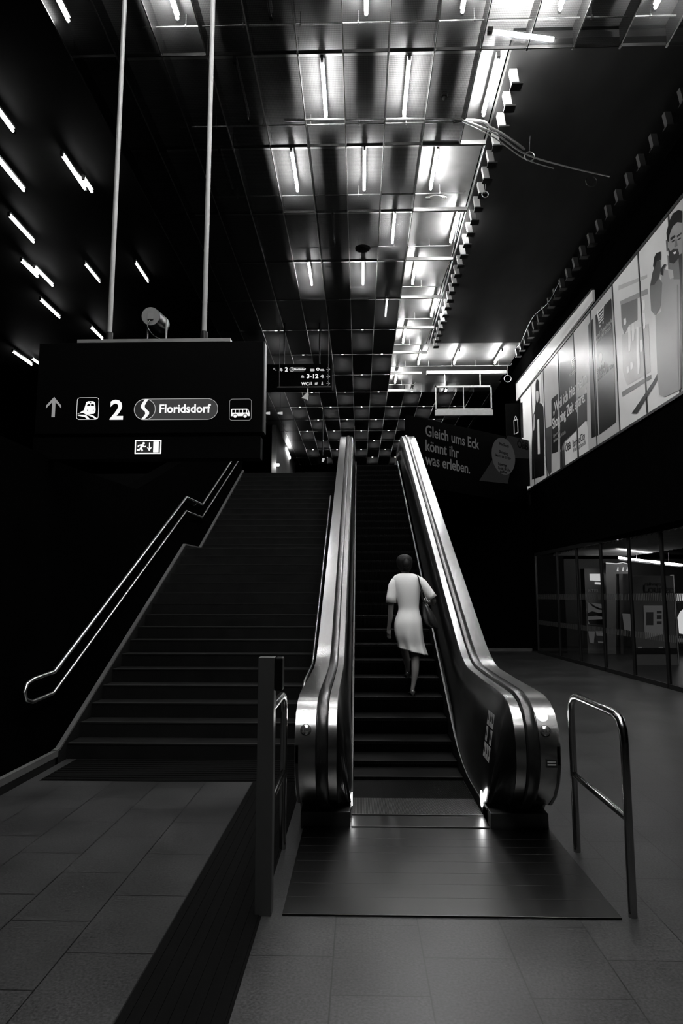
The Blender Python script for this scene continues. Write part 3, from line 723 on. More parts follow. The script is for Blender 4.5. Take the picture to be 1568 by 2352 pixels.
# ================================================================== POST AND BARRIERS
t = thing('reader_post', 'tall square steel post with a ticket reader box at its back', 'post', (-.52, 3.8, 0))
MB().box(-.568, -.478, 3.80, 3.89, 0, 1.36).build('column', 'post_steel', t, bevel=.003)
MB().box(-.478, -.432, 3.81, 3.90, 1.175, 1.358).build('reader_box', 'black_panel', t, bevel=.008)
def barrier(x, lab):
    t = thing('tube_barrier', lab, 'barrier', (x, 4.3, 0))
    pts = [(x, 3.845, 0), (x, 3.84, .90), (x, 3.85, .965), (x, 3.885, 1.015), (x, 3.95, 1.035), (x, 4.2, 1.035), (x, 4.62, 1.035), (x, 4.70, 1.02), (x, 4.755, .97), (x, 4.77, .90), (x, 4.765, 0)]
    MB().tube(pts, .0235, 14).build('hoop', 'steel_tube', t, smooth=True)
    MB().tube([(x, 3.85, .50), (x, 4.76, .50)], .021, 12).build('cross_rail', 'steel_tube', t, smooth=True)
barrier(1.456, 'bent steel tube barrier standing right of the escalator entrance')
barrier(-.527, 'bent steel tube barrier left of the escalator, behind the square post')

# ================================================================== HANGING SIGN
SY = 6.5
sg = thing('hanging_sign', 'large black direction sign to Floridsdorf hanging over the stairs', 'sign', (-2.1, SY, 3.3))
sg_w0, sg_w1 = -3.28, -.965
MB().box(sg_w0, sg_w1, SY, SY + .14, 3.33, 4.285).build('sign_box', 'sign_black', sg, bevel=.004)
MB().box(sg_w1 - .002, sg_w1 + .012, SY - .004, SY + .145, 3.34, 4.28).build('side_profile', 'dark_metal', sg)
MB().box(-2.90, -1.312, SY + .02, SY + .12, 4.295, 4.33).build('top_bar', 'sign_bar', sg)
for x in (-2.585, -1.597):
    MB().tube([(x, SY + .07, 4.32), (x, SY + .07, 9.8)], .0245, 14).build('suspension_pole', 'pole_steel', sg, smooth=True)
    MB().tube([(x, SY + .07, 4.32), (x, SY + .07, 4.42)], .034, 14).build('pole_socket', 'dark_metal', sg, smooth=True)
F = Face2D((0, SY, 0), (1, 0, 0), (0, 0, 1)); F.n = Vector((0, -1, 0))
def spx(x, y):   # photo pixel to sign face
    p = on_y(x, y, SY); return p.x, p.z
# arrow
m = MB(); ax, az = spx(122, 958); _, at = spx(122, 913); u = (at - az)
m_w = .017
F.poly(m, [(ax - m_w, az), (ax + m_w, az), (ax + m_w, at - .02), (ax - m_w, at - .02)])
for s in (-1, 1):
    F.poly(m, [(ax, at + .005), (ax + s * .078, at - .085), (ax + s * .078, at - .115), (ax, at - .03)], .0012)
m.build('arrow', 'sign_text_dim', sg)
# train pictogram
x0, y0_ = spx(175, 964); x1, y1_ = spx(228, 913)
W_ = x1 - x0; H_ = y1_ - y0_
m = MB(); icon_frame(F, m, x0, y0_, W_, H_, .03, .004)
def U(pts): return [(x0 + a * W_, y0_ + b * H_) for a, b in pts]
F.poly(m, U([(.06, .30), (.13, .30), (.32, .42), (.38, .62), (.42, .78), (.50, .83), (.74, .83), (.82, .76), (.86, .45), (.85, .32), (.78, .26), (.40, .24), (.06, .24)]), .0012)
F.poly(m, U([(.08, .24), (.40, .24), (.55, .10), (.62, .02), (.50, .02), (.38, .12), (.06, .18)]), .0013)
F.poly(m, U([(.40, .24), (.60, .24), (.80, .16), (.95, .05), (.96, .02), (.86, .02), (.72, .12), (.50, .20)]), .0014)
m.build('train_pictogram', 'sign_white', sg)
m = MB()
F.poly(m, U([(.46, .62), (.61, .62), (.61, .70), (.49, .70)]), .003); F.poly(m, U([(.64, .62), (.79, .62), (.77, .70), (.64, .70)]), .003)
for a, b, r in ((.62, .77, .025), (.50, .42, .022), (.76, .42, .022)): F.poly(m, [(x0 + a * W_ + r * W_ * math.cos(q), y0_ + b * H_ + r * W_ * math.sin(q)) for q in [2 * PI * i / 10 for i in range(10)]], .003)
F.poly(m, U([(.10, .27), (.30, .30), (.42, .24), (.42, .215), (.08, .225)]), .0028)
m.build('train_windows', 'sign_black', sg)
a, b = spx(251, 963); F.text('2', .285, a, b, 'sign_white', sg, bold=.006)
# line badge
xa, za = spx(307, 965); xb, zb = spx(501, 915); hh = (zb - za) / 2
m = MB(); F.poly(m, rrect(xa, za, xb, zb, hh * .98, 12), .001, .001); m.build('badge_ground', 'sign_grey', sg)
m = MB(); ringpoly(F, m, rrect(xa, za, xb, zb, hh * .98, 12), rrect(xa + .004, za + .004, xb - .004, zb - .004, hh * .95, 12), .0025)
cxb, czb = xa + hh, (za + zb) / 2
ringpoly(F, m, ell(cxb, czb, hh, hh, 28), ell(cxb, czb, hh - .006, hh - .006, 28), .0032)
m.build('badge_outline', 'sign_soft', sg)
m = MB(); F.poly(m, ell(cxb, czb, hh - .006, hh - .006, 28), .0022, .001); m.build('badge_disc', 'exit_dark', sg)
m = MB()
S_ = [(.30, .98), (.02, .35), (.02, .12), (.42, -.22), (.42, -.42), (-.02, -.98), (-.32, -.92), (.08, -.40), (.08, -.28), (-.36, .06), (-.36, .36), (-.02, .98)]
# S-shaped band drawn as a strip of quads
cen = [(.14, .96), (-.06, .62), (-.20, .36), (-.18, .16), (.02, -.05), (.22, -.24), (.24, -.44), (.06, -.70), (-.18, -.95)]
hwid = [.16, .17, .18, .19, .2, .19, .18, .17, .16]
for i in range(len(cen) - 1):
    (a0, b0), (a1, b1) = cen[i], cen[i + 1]
    F.poly(m, [(cxb + (a0 - hwid[i]) * hh, czb + b0 * hh), (cxb + (a0 + hwid[i]) * hh, czb + b0 * hh), (cxb + (a1 + hwid[i + 1]) * hh, czb + b1 * hh), (cxb + (a1 - hwid[i + 1]) * hh, czb + b1 * hh)], .0042)
m.build('badge_letter', 'sign_white', sg)
a, b = spx(365, 948); F.text('Floridsdorf', .121, a, b, 'sign_white', sg, lift=.004, bold=.0028, sx=.96)
# bus pictogram
x0, y0_ = spx(526, 966); x1, y1_ = spx(578, 916); W_ = x1 - x0; H_ = y1_ - y0_
m = MB(); icon_frame(F, m, x0, y0_, W_, H_, .03, .004); m.build('icon_frame', 'sign_text_dim', sg)
m = MB(); F.poly(m, U([(.08, .20), (.08, .50), (.12, .54), (.80, .54), (.86, .50), (.92, .32), (.92, .20)]), .0012); m.build('bus_pictogram', 'sign_white', sg)
m = MB()
for i in range(4): F.poly(m, U([(.13 + .165 * i, .36), (.13 + .165 * i + .13, .36), (.13 + .165 * i + .13, .49), (.13 + .165 * i, .49)]), .003)
F.poly(m, U([(.80, .36), (.87, .36), (.82, .49), (.80, .49)]), .003)
for a in (.27, .72): F.poly(m, [(x0 + a * W_ + .105 * W_ * math.cos(q), y0_ + .2 * H_ + .105 * W_ * math.sin(q)) for q in [2 * PI * i / 14 for i in range(14)]], .003)
m.build('bus_windows', 'sign_black', sg)
m = MB()
for a in (.27, .72): F.poly(m, [(x0 + a * W_ + .075 * W_ * math.cos(q), y0_ + .2 * H_ + .075 * W_ * math.sin(q)) for q in [2 * PI * i / 14 for i in range(14)]], .0045)
m.build('bus_wheels', 'sign_white', sg)
# lower beam with the exit light
bm_ = thing('sign_beam', 'black beam with a lit emergency exit pictogram under the direction sign', 'sign', (-2.1, SY, 3.1))
MB().box(-3.3, -.985, SY + .02, SY + .16, 3.07, 3.30).build('beam', 'sign_black', bm_, bevel=.004)
hang = MB()
for x in (-3.0, -1.3): hang.box(x, x + .04, SY + .07, SY + .10, 3.29, 3.35)
hang.build('spacer', 'dark_metal', bm_)
F = Face2D((0, SY + .02, 0), (1, 0, 0), (0, 0, 1)); F.n = Vector((0, -1, 0))
xa, za = spx(308, 1042); xb, zb = spx(370, 1010)
m = MB(); F.poly(m, [(xa, za), (xb, za), (xb, zb), (xa, zb)], .001, .006); m.build('exit_ground', 'exit_dark', bm_)
m = MB(); ringpoly(F, m, [(xa, za), (xb, za), (xb, zb), (xa, zb)], [(xa + .011, za + .011), (xb - .011, za + .011), (xb - .011, zb - .011), (xa + .011, zb - .011)], .008)
w_, h_ = xb - xa, zb - za
V = lambda pts: [(xa + a * w_, za + b * h_) for a, b in pts]
F.poly(m, V([(.70, .12), (.90, .12), (.90, .88), (.70, .88)]), .008)
F.poly(m, V([(.535, .82), (.565, .82), (.565, .30), (.535, .30)]), .008)
F.poly(m, V([(.46, .46), (.55, .20), (.64, .46), (.60, .46), (.55, .34), (.50, .46)]), .0082)
F.poly(m, [(xa + .33 * w_ + .045 * w_ * math.cos(q), za + .77 * h_ + .045 * w_ * math.sin(q)) for q in [2 * PI * i / 12 for i in range(12)]], .008)
F.poly(m, V([(.20, .68), (.30, .70), (.33, .60), (.26, .38), (.20, .42), (.22, .60)]), .008)
F.poly(m, V([(.20, .42), (.28, .42), (.32, .22), (.27, .18), (.24, .34)]), .0083)
F.poly(m, V([(.20, .44), (.25, .40), (.18, .24), (.08, .24), (.08, .32), (.16, .32)]), .0086)
F.poly(m, V([(.28, .66), (.36, .56), (.42, .58), (.42, .50), (.34, .48), (.27, .56)]), .0089)
F.poly(m, V([(.22, .68), (.12, .62), (.10, .50), (.14, .49), (.16, .57), (.24, .60)]), .0092)
m.build('exit_pictogram', 'exit_white', bm_)
# cylinder spotlight on top of the sign
cy = thing('projector_lamp', 'pale round cylinder lamp mounted on top of the direction sign', 'lamp', (-2.13, 6.55, 4.54))
MB().tube([(-2.125, 6.46, 4.545), (-2.125, 6.80, 4.60)], .096, 28).build('housing', 'black_panel', cy, smooth=True)
MB().tube([(-2.125, 6.455, 4.545), (-2.125, 6.462, 4.546)], .092, 28).build('end_disc', 'pole_steel', cy, smooth=True)
MB().box(-2.155, -2.095, 6.449, 6.456, 4.51, 4.58).build('nameplate', 'sign_bar', cy)
for x in (-2.205, -2.005): MB().box(x - .006, x + .006, 6.6, 6.63, 4.33, 4.58).build('bracket', 'sign_bar', cy)
curve_obj('lamp_cable', [(-2.13, 6.45, 4.50), (-2.14, 6.42, 4.42), (-2.09, 6.44, 4.34), (-2.04, 6.5, 4.32)], .004, 'rubber', 'thin black cable looping from the cylinder lamp to the sign', 'cable')

# second, distant direction sign
S2 = 18.0
s2 = thing('hanging_sign', 'small distant black direction sign with three lines of arrows and WC', 'sign', (-1.6, S2, 7.5))
MB().box(-2.6, -.742, S2, S2 + .15, 7.42, 8.17).build('sign_box', 'sign_black', s2)
for x in (-2.1, -1.1): MB().tube([(x, S2 + .07, 8.15), (x, S2 + .07, 9.42)], .02, 8).build('suspension_pole', 'dark_metal', s2)
F = Face2D((0, S2, 0), (1, 0, 0), (0, 0, 1)); F.n = Vector((0, -1, 0))
def q2(x, y): p = on_y(600 + x / 7.84, 820 + y / 7.84, S2); return p.x, p.z      # pixel of the enlarged crop
def box2(m, xa, ya, xb, yb, lift=.002):
    a, b = q2(xa, yb); c, d_ = q2(xb, ya); F.poly(m, [(a, b), (c, b), (c, d_), (a, d_)], lift)
def arrow2(m, x, y):
    box2(m, x, y - 4, x + 62, y + 4)
    a, b = q2(x + 66, y); w_ = .055
    for s in (-1, 1): F.poly(m, [(a, b), (a - w_, b + s * w_), (a - w_ - .02, b + s * w_), (a - .026, b)], .0022)
m = MB()
for y in (222, 350, 477): arrow2(m, 1172, y)
a, b = q2(218, 198)
F.poly(m, [(a, b), (a + .05, b), (a + .05, b - .014), (a, b - .014)], .002); F.poly(m, [(a, b), (a + .012, b), (a + .012, b - .05), (a, b - .05)], .0022); F.poly(m, [(a, b), (a + .085, b - .075), (a + .072, b - .085), (a - .008, b - .012)], .0024)
m.build('arrow', 'sign_text_dim', s2)
F2p = lambda pts: [q2(x, y) for x, y in pts][::-1]
for nm_, pts_ in (('train_pictogram', [(318, 262), (335, 200), (350, 196), (368, 200), (388, 240), (372, 250), (365, 262), (345, 245)]),
                  ('train_pictogram', [(1062, 360), (1080, 325), (1100, 318), (1120, 325), (1128, 385), (1112, 372), (1100, 385), (1090, 360)]),
                  ('bus_pictogram', [(878, 250), (880, 212), (955, 212), (958, 250), (945, 258), (890, 258)]),
                  ('tram_pictogram', [(1060, 250), (1062, 218), (1120, 215), (1135, 240), (1132, 252)]),
                  ('taxi_pictogram', [(712, 375), (716, 350), (728, 328), (752, 328), (766, 350), (770, 375)]),
                  ('toilet_pictogram', [(862, 505), (872, 450), (885, 450), (888, 505)]), ('toilet_pictogram', [(893, 505), (893, 450), (907, 450), (918, 505)]),
                  ('ticket_pictogram', [(962, 500), (965, 460), (1018, 455), (1005, 500)]),
                  ('information_pictogram', [(1078, 505), (1085, 470), (1088, 448), (1105, 448), (1106, 480), (1112, 505)])):
    m = MB(); F.poly(m, F2p(pts_), .002); m.build(nm_, 'sign_soft', s2)
m = MB()
for c in ((1018, 220),):
    a, b = q2(*c); ringpoly(F, m, ell(a, b, .045, .045), ell(a, b, .02, .02), .002)
m.build('ring_pictogram', 'sign_white', s2)
m = MB(); a, b = q2(505, 265); c, d_ = q2(790, 180); F.poly(m, rrect(a, b, c, d_, (d_ - b) / 2 * .98, 8), .001, .001); m.build('badge_ground', 'sign_grey', s2)
m = MB(); rr = (d_ - b) / 2; ringpoly(F, m, ell(a + rr, b + rr, rr, rr), ell(a + rr, b + rr, rr * .8, rr * .8), .0025)
F.poly(m, [(a + rr * .7, b + .03), (a + rr * 1.1, b + .03), (a + rr * 1.4, b + rr), (a + rr * 1.1, b + rr * 1.9), (a + rr * .7, b + rr * 1.9), (a + rr * 1.0, b + rr)], .003)
m.build('badge_emblem', 'sign_soft', s2)
a, b = q2(590, 236); F.text('Floridsdorf', .072, a, b, 'sign_white', s2, lift=.004, bold=.002)
a, b = q2(422, 258); F.text('2', .17, a, b, 'sign_white', s2, bold=.004)
a, b = q2(812, 382); F.text('3-12', .17, a, b, 'sign_white', s2, bold=.004, sx=1.08)
a, b = q2(722, 510); F.text('WC', .12, a, b, 'sign_white', s2, bold=.004, sx=1.0)
o = tag(MB().box(-2.15, -.74, 17.0, 17.05, 7.17, 7.21).build('rail_bar', 'dark_metal'), 'thin dark bar under the small distant sign', 'bar')
for x in (-2.1, -.8): MB().tube([(x, 17.02, 7.2), (x, 17.02, 9.42)], .008, 6).build('hanger', 'dark_metal', o)
t = thing('security_camera', 'small white camera with hood hanging under the distant sign', 'camera', (-1.4, 17.0, 7.0))
p = [on_y(*q, 17.0) for q in ((703, 903), (708, 903), (706, 918), (692, 914))]
MB().prism(p, (0, .12, 0)).build('hood', 'white_paint', t)
MB().box(-1.36, -1.33, 17.02, 17.06, 6.95, 7.20).build('arm', 'white_paint', t)
# little ticket pictogram sign far off
t = thing('pictogram_sign', 'tiny square ticket pictogram sign hanging far beyond the escalator', 'sign', (-1.45, 26, 7.0))
p = on_y(741, 1056, 26)
MB().box(p.x - .17, p.x + .17, 26, 26.1, p.z - .17, p.z + .17).build('sign_box', 'sign_black', t)
MB().tube([(p.x, 26.05, p.z + .16), (p.x, 26.05, 9.42)], .02, 8).build('suspension_pole', 'dark_metal', t)
MB().prism([(p.x - .02, 25.99, p.z + .06), (p.x + .08, 25.99, p.z + .05), (p.x + .04, 25.99, p.z - .09), (p.x - .04, 25.99, p.z - .08)], (0, -.005, 0)).build('ticket', 'sign_soft', t)

# gallery wall lamps
for (x, y, lab, ln_) in ((-3.66, 33.5, 'bright slim wall lamp on the grey gallery wall', 1), (-3.6, 30.0, 'small glowing lamp low by the grey gallery wall', 0)):
    if ln_:
        pa = on_x(657, 1030, -3.70); pb = on_x(665, 1052, -3.70)
        o = MB().tube([pa, pb], .06, 8).build('wall_lamp', 'shop_tube', smooth=True)
    else:
        pa = on_y(636, 1068, 29.2)
        o = MB().tube([pa + Vector((-.09, 0, 0)), pa + Vector((.09, 0, 0))], .055, 10).build('wall_lamp', 'shop_tube', smooth=True)
    tag(o, lab, 'lamp')
for q, lab in (((614, 949), 'small pale spotlight beside the direction sign, left of two'), ((643, 949), 'small pale spotlight right of the direction sign, right of two')):
    p = on_y(*q, 24.0); o = tag(MB().tube([p + Vector((-.09, 0, 0)), p + Vector((.09, 0, .0))], [.03, .055], 10).build('spotlight', 'sign_soft', smooth=True), lab, 'spotlight', 'pair of distant spotlights'); MB().tube([p, (p.x, p.y, 9.43)], .008, 6).build('hanger', 'dark_metal', o)

# ================================================================== ADVERTISING BANNER (on the right upper wall)
BX = 5.55
P2 = lambda x, y: on_x(x, y, BX)
def wall_poly(m, pts, off, t=.0015):
    m.prism([P2(x, y) + Vector((-off, 0, 0)) for x, y in pts], (-t, 0, 0))
ZT, ZB = 8.46, 5.19
def ypx(x):   # Y on banner plane for a photo column (at mid height)
    r = ray(x, 900); return BX / r.x * r.y
cols = [1194, 1220, 1249, 1284, 1322, 1365, 1419, 1484, 1562]
ys = [ypx(c) for c in cols] + [9.2, 7.8]
def banner(lab, i0, i1):
    t = thing('advertising_banner', lab, 'billboard', (BX, ys[i1], ZB))
    return t
bn_far = banner('far part of the long lit banner, showing a long-haired figure in black beside white cloth', 0, 3)
bn_mid = banner('middle part of the lit banner with a large dark phone outline and shopping cart icon', 4, 6)
bn_near = banner('near part of the lit banner showing a bearded man holding up a phone', 6, 9)
owner = [bn_far] * 4 + [bn_mid] * 2 + [bn_near] * 4
tones = ['film_95', 'film_80', 'film_60', 'film_30', 'film_60', 'film_60', 'film_80', 'film_80', 'film_60', 'film_60']
for i in range(len(ys) - 1):
    MB().box(BX, BX + .06, ys[i + 1] + .012, ys[i] - .012, ZB, ZT).build('panel', tones[i], owner[i])
for i, y in enumerate(ys):
    MB().box(BX - .012, BX + .07, y - .022, y + .022, ZB - .02, ZT + .02).build('mullion', 'mullion', owner[min(i, 9)])
for t_, a, b in ((bn_far, 0, 4), (bn_mid, 4, 6), (bn_near, 6, 10)):
    MB().box(BX - .02, BX + .07, ys[b], ys[a], ZT + .005, ZT + .06).build('top_rail', 'mullion', t_)
    MB().box(BX - .02, BX + .07, ys[b], ys[a], ZB - .06, ZB - .005).build('bottom_rail', 'mullion', t_)
A = lambda par, name, tone, pts, off: (lambda m: (wall_poly(m, pts, off), m.build(name, tone, par)))(MB())
c2 = lambda x, y: (1180 + x / 6.03, 820 + y / 6.03)      # crop pixels -> photo pixels
c3 = lambda x, y: (1240 + x / 6.03, 650 + y / 6.03)
c1 = lambda x, y: (1400 + x / 4.704, 450 + y / 4.704)
q_ = lambda c, pts: [c(*p) for p in pts]
# far: black upright at the very end, woman figure, dark text field
A(bn_far, 'dark_post', 'film_05', q_(c2, [(88, 640), (118, 625), (132, 1120), (100, 1110)]), .003)
A(bn_far, 'figure_coat', 'film_05', q_(c2, [(290, 740), (300, 640), (375, 640), (408, 690), (420, 1000), (425, 1640), (250, 1700), (248, 1180), (262, 820)]), .003)
A(bn_far, 'figure_hair', 'film_05', q_(c2, [(300, 640), (300, 380), (312, 320), (332, 308), (348, 340), (352, 480), (362, 600), (352, 660), (330, 700)]), .005)
A(bn_far, 'figure_face', 'film_60', q_(c2, [(306, 480), (322, 462), (342, 480), (346, 560), (334, 620), (322, 640), (308, 580)]), .007)
A(bn_far, 'figure_shirt', 'film_80', q_(c2, [(325, 870), (350, 860), (362, 1340), (332, 1345)]), .006)
A(bn_far, 'figure_sleeve', 'film_60', q_(c2, [(275, 800), (292, 790), (290, 960), (280, 1020), (266, 1020)]), .006)
m = MB(); 
for xx in (372, 385): wall_poly(m, q_(c2, [(xx, 225 + (385 - xx)), (xx + 5, 222), (xx + 22, 640), (xx + 16, 640)]), .003)
m.build('cloth_fold', 'film_45', bn_far)
A(bn_far, 'text_field', 'film_05', q_(c2, [(520, 600), (535, 570), (600, 515), (612, 505), (612, 1310), (525, 1340)]), .003)
A(bn_far, 'text_field', 'film_05', q_(c2, [(635, 480), (640, 80), (855, 40), (870, 1000), (850, 1030), (700, 1165), (640, 1300)]), .003)
A(bn_far, 'lower_folds', 'film_15', q_(c2, [(430, 1000), (520, 950), (520, 1590), (490, 1640), (440, 1500)]), .003)
A(bn_far, 'lower_folds', 'film_15', q_(c2, [(640, 1310), (698, 1280), (712, 1500), (640, 1545)]), .0035)
# fourth panel: dark field behind the logo card
A(bn_far, 'logo_card', 'film_80', q_(c2, [(702, 1220), (715, 1175), (868, 1022), (880, 1400), (714, 1500)]), .006)
A(bn_far, 'logo_card', 'film_80', q_(c2, [(890, 1000), (990, 890), (1010, 900), (1022, 960), (1038, 1300), (905, 1385)]), .006)
A(bn_far, 'dark_ground', 'film_15', q_(c2, [(885, 560), (1010, 500), (1015, 880), (890, 985)]), .004)
def btext(body, size, px, par, tone, off=.008, sx=1.0, bold=.0, ang=0):
    p = P2(*px) + Vector((-off, 0, 0))
    xd = Vector((0, -1, 0))
    return text(body, size, p, xd, (0, 0, 1), tone, par, bold=bold, sx=sx)
btext('„Weil ich hier beim', .42, c2(545, 790), bn_far, 'film_80', sx=.86, bold=.006)
btext('Shopping Zeit spare.“', .42, c2(538, 1000), bn_far, 'film_80', sx=.80, bold=.006)
btext('Supermarkt', .13, c2(545, 1120), bn_far, 'film_45', sx=1.1)
btext('Bäckereien und Cafés', .13, c2(550, 1190), bn_far, 'film_45', sx=1.0)
btext('ÖBB', .27, c2(718, 1315), bn_far, 'film_05', bold=.008, sx=.82)
btext('BahnhofCity', .27, c2(815, 1255), bn_far, 'film_05', bold=.003, sx=.72)
btext('Wien Hauptbahnhof', .17, c2(822, 1325), bn_far, 'film_15', sx=.70)
btext('90 Shops', .16, c2(772, 290), bn_far, 'film_80', sx=.8)
# cart icon
def cart(px, s, par, tone):
    p = P2(*px) + Vector((-.008, 0, 0)); m = MB(); f = Face2D(p, (0, -1, 0), (0, 0, 1)); f.n = Vector((-1, 0, 0))
    for pts in ([(0, 1), (.15, 1), (.3, .35), (.22, .32)], [(.3, .35), (.85, .35), (.85, .42), (.3, .42)], [(.2, .88), (1, .88), (1, .80), (.2, .80)], [(.25, .70), (.95, .70), (.95, .62), (.25, .62)], [(.3, .54), (.9, .54), (.9, .47), (.3, .47)], [(.95, .88), (1, .88), (.88, .35), (.82, .35)], [(.22, .22), (.88, .22), (.88, .28), (.22, .28)]):
        f.poly(m, [(a * s, b * s) for a, b in pts])
    for a in (.35, .78): f.poly(m, ell(a * s, .08 * s, .07 * s, .07 * s, 10))
    m.build('cart_icon', tone, par)
cart(c2(800, 200), .33, bn_far, 'film_80')
# middle: phone
A(bn_mid, 'phone_screen', 'film_05', q_(c3, [(668, 590), (680, 560), (735, 490), (808, 2110), (715, 2150)]), .003)
A(bn_mid, 'phone_screen', 'film_05', q_(c3, [(768, 450), (980, 215), (990, 235), (1055, 1900), (1048, 1935), (820, 2105)]), .003)
cart(c3(800, 655), .46, bn_mid, 'film_80')
btext('und Travelmarket', .15, c3(785, 775), bn_mid, 'film_60', sx=1.0)
btext('über 90 Shops!', .15, c3(785, 845), bn_mid, 'film_60', sx=1.0)
A(bn_mid, 'round_dot', 'film_60', q_(c3, [(820, 1030), (826, 980), (845, 958), (862, 980), (866, 1030), (860, 1080), (845, 1108), (826, 1080)]), .006)
btext('Bahnhof', .14, c3(795, 1250), bn_mid, 'film_60', sx=1.0)
btext('Shopping ist', .14, c3(795, 1300), bn_mid, 'film_60', sx=1.0)
btext('Mo-Fr bis 21 Uhr', .14, c3(797, 1365), bn_mid, 'film_60', sx=1.0)
# near: blurred hall and street of the picture
A(bn_near, 'hall_shadow', 'film_30', q_(c1, [(120, 1165), (300, 1070), (300, 1340), (205, 1400), (160, 1500), (130, 1400)]), .003)
A(bn_near, 'beam_line', 'film_60', q_(c1, [(95, 970), (405, 850), (405, 885), (95, 1020)]), .003)
A(bn_near, 'shade_band', 'film_45', q_(c1, [(110, 1140), (410, 1000), (412, 1060), (120, 1180)]), .004)
A(bn_near, 'street_shade', 'film_60', q_(c1, [(135, 1500), (420, 1380), (440, 1900), (190, 2050), (145, 1900)]), .0035)
for i, (x, y, h_) in enumerate([(165, 1330, 60), (215, 1420, 260), (255, 1380, 180), (305, 1420, 330), (370, 1130, 100), (375, 1270, 160), (240, 1800, 70), (315, 1700, 220), (200, 1850, 60), (345, 1560, 120)]):
    A(bn_near, 'crowd_blur', 'film_95', q_(c1, [(x - 14, y), (x + 10, y - 12), (x + 16, y + h_ * .5), (x + 10, y + h_), (x - 10, y + h_ + 8)]), .006 + .0005 * i)
A(bn_near, 'rail_diagonal', 'film_05', q_(c1, [(240, 2352), (480, 2000), (520, 1920), (520, 1985), (440, 2120), (300, 2352)]), .012)
A(bn_near, 'bench_edge', 'film_30', q_(c1, [(130, 2120), (450, 1930), (450, 1975), (140, 2170)]), .0045)
A(bn_near, 'rail_upright', 'film_05', q_(c1, [(392, 2190), (404, 2185), (416, 2330), (402, 2340)]), .012)
# the man
A(bn_near, 'man_shirt', 'film_45', q_(c1, [(560, 880), (600, 790), (700, 830), (790, 900), (790, 2080), (600, 2170), (540, 2150), (520, 1900), (500, 1300), (560, 1250)]), .012)
A(bn_near, 'man_forearm', 'film_30', q_(c1, [(440, 1000), (470, 850), (520, 860), (575, 940), (560, 1180), (500, 1290), (455, 1240)]), .014)
A(bn_near, 'man_hand', 'film_15', q_(c1, [(445, 970), (470, 830), (520, 700), (555, 700), (560, 800), (540, 880), (490, 960)]), .016)
A(bn_near, 'man_phone', 'film_05', q_(c1, [(475, 760), (490, 660), (510, 620), (558, 600), (560, 690), (520, 710), (490, 780)]), .015)
A(bn_near, 'watch', 'film_05', q_(c1, [(558, 790), (600, 735), (622, 740), (590, 790), (590, 860), (560, 850)]), .018)
A(bn_near, 'man_neck', 'film_30', q_(c1, [(630, 640), (760, 700), (780, 900), (700, 900), (640, 800)]), .0135)
A(bn_near, 'man_face', 'film_45', q_(c1, [(640, 480), (680, 330), (740, 290), (790, 290), (790, 640), (700, 720), (650, 640)]), .015)
A(bn_near, 'man_ear', 'film_30', q_(c1, [(615, 480), (635, 470), (640, 590), (622, 600)]), .0155)
A(bn_near, 'man_hair', 'film_05', q_(c1, [(630, 480), (622, 400), (650, 280), (690, 190), (750, 150), (790, 160), (790, 290), (740, 285), (690, 330), (655, 420), (645, 500)]), .017)
A(bn_near, 'man_beard', 'film_05', q_(c1, [(640, 560), (665, 600), (700, 570), (745, 570), (760, 620), (750, 680), (700, 730), (655, 720)]), .0175)
A(bn_near, 'man_smile', 'film_95', q_(c1, [(695, 610), (728, 598), (725, 622), (705, 630)]), .019)
A(bn_near, 'man_brow', 'film_05', q_(c1, [(665, 455), (715, 420), (722, 440), (668, 485)]), .019)
A(bn_near, 'man_brow', 'film_05', q_(c1, [(735, 430), (785, 395), (787, 412), (740, 450)]), .019)
A(bn_near, 'shirt_fold', 'film_30', q_(c1, [(735, 960), (745, 955), (760, 1700), (748, 2080), (738, 1700)]), .014)
A(bn_near, 'man_eye', 'film_05', q_(c1, [(678, 492), (712, 470), (714, 484), (684, 504)]), .019)
A(bn_near, 'man_eye', 'film_05', q_(c1, [(742, 470), (778, 448), (780, 462), (746, 482)]), .019)
A(bn_near, 'man_nose', 'film_30', q_(c1, [(722, 470), (732, 465), (742, 540), (715, 556), (708, 545)]), .0185)
A(bn_near, 'shirt_collar', 'film_60', q_(c1, [(640, 790), (690, 800), (700, 880), (660, 900), (645, 850)]), .016)
A(bn_near, 'second_person', 'film_05', q_(c1, [(750, 640), (792, 620), (792, 2090), (775, 2090), (770, 900)]), .0165)
# pale fascia strip over the far banner
t = thing('fascia_strip', 'pale wedge-shaped light strip running above the far end of the banner', 'fascia', (5.57, 19, 8.7))
MB().prism([(5.56, 15.2, 8.66), (5.56, 15.2, 8.93), (5.56, 23.0, 9.15), (5.56, 23.0, 8.55)], (.05, 0, 0)).build('face', 'film_80', t)
MB().prism([(5.54, 15.2, 8.93), (5.54, 15.2, 8.97), (5.54, 23.0, 9.20), (5.54, 23.0, 9.15)], (.06, 0, 0)).build('upper_edge', 'dark_metal', t)

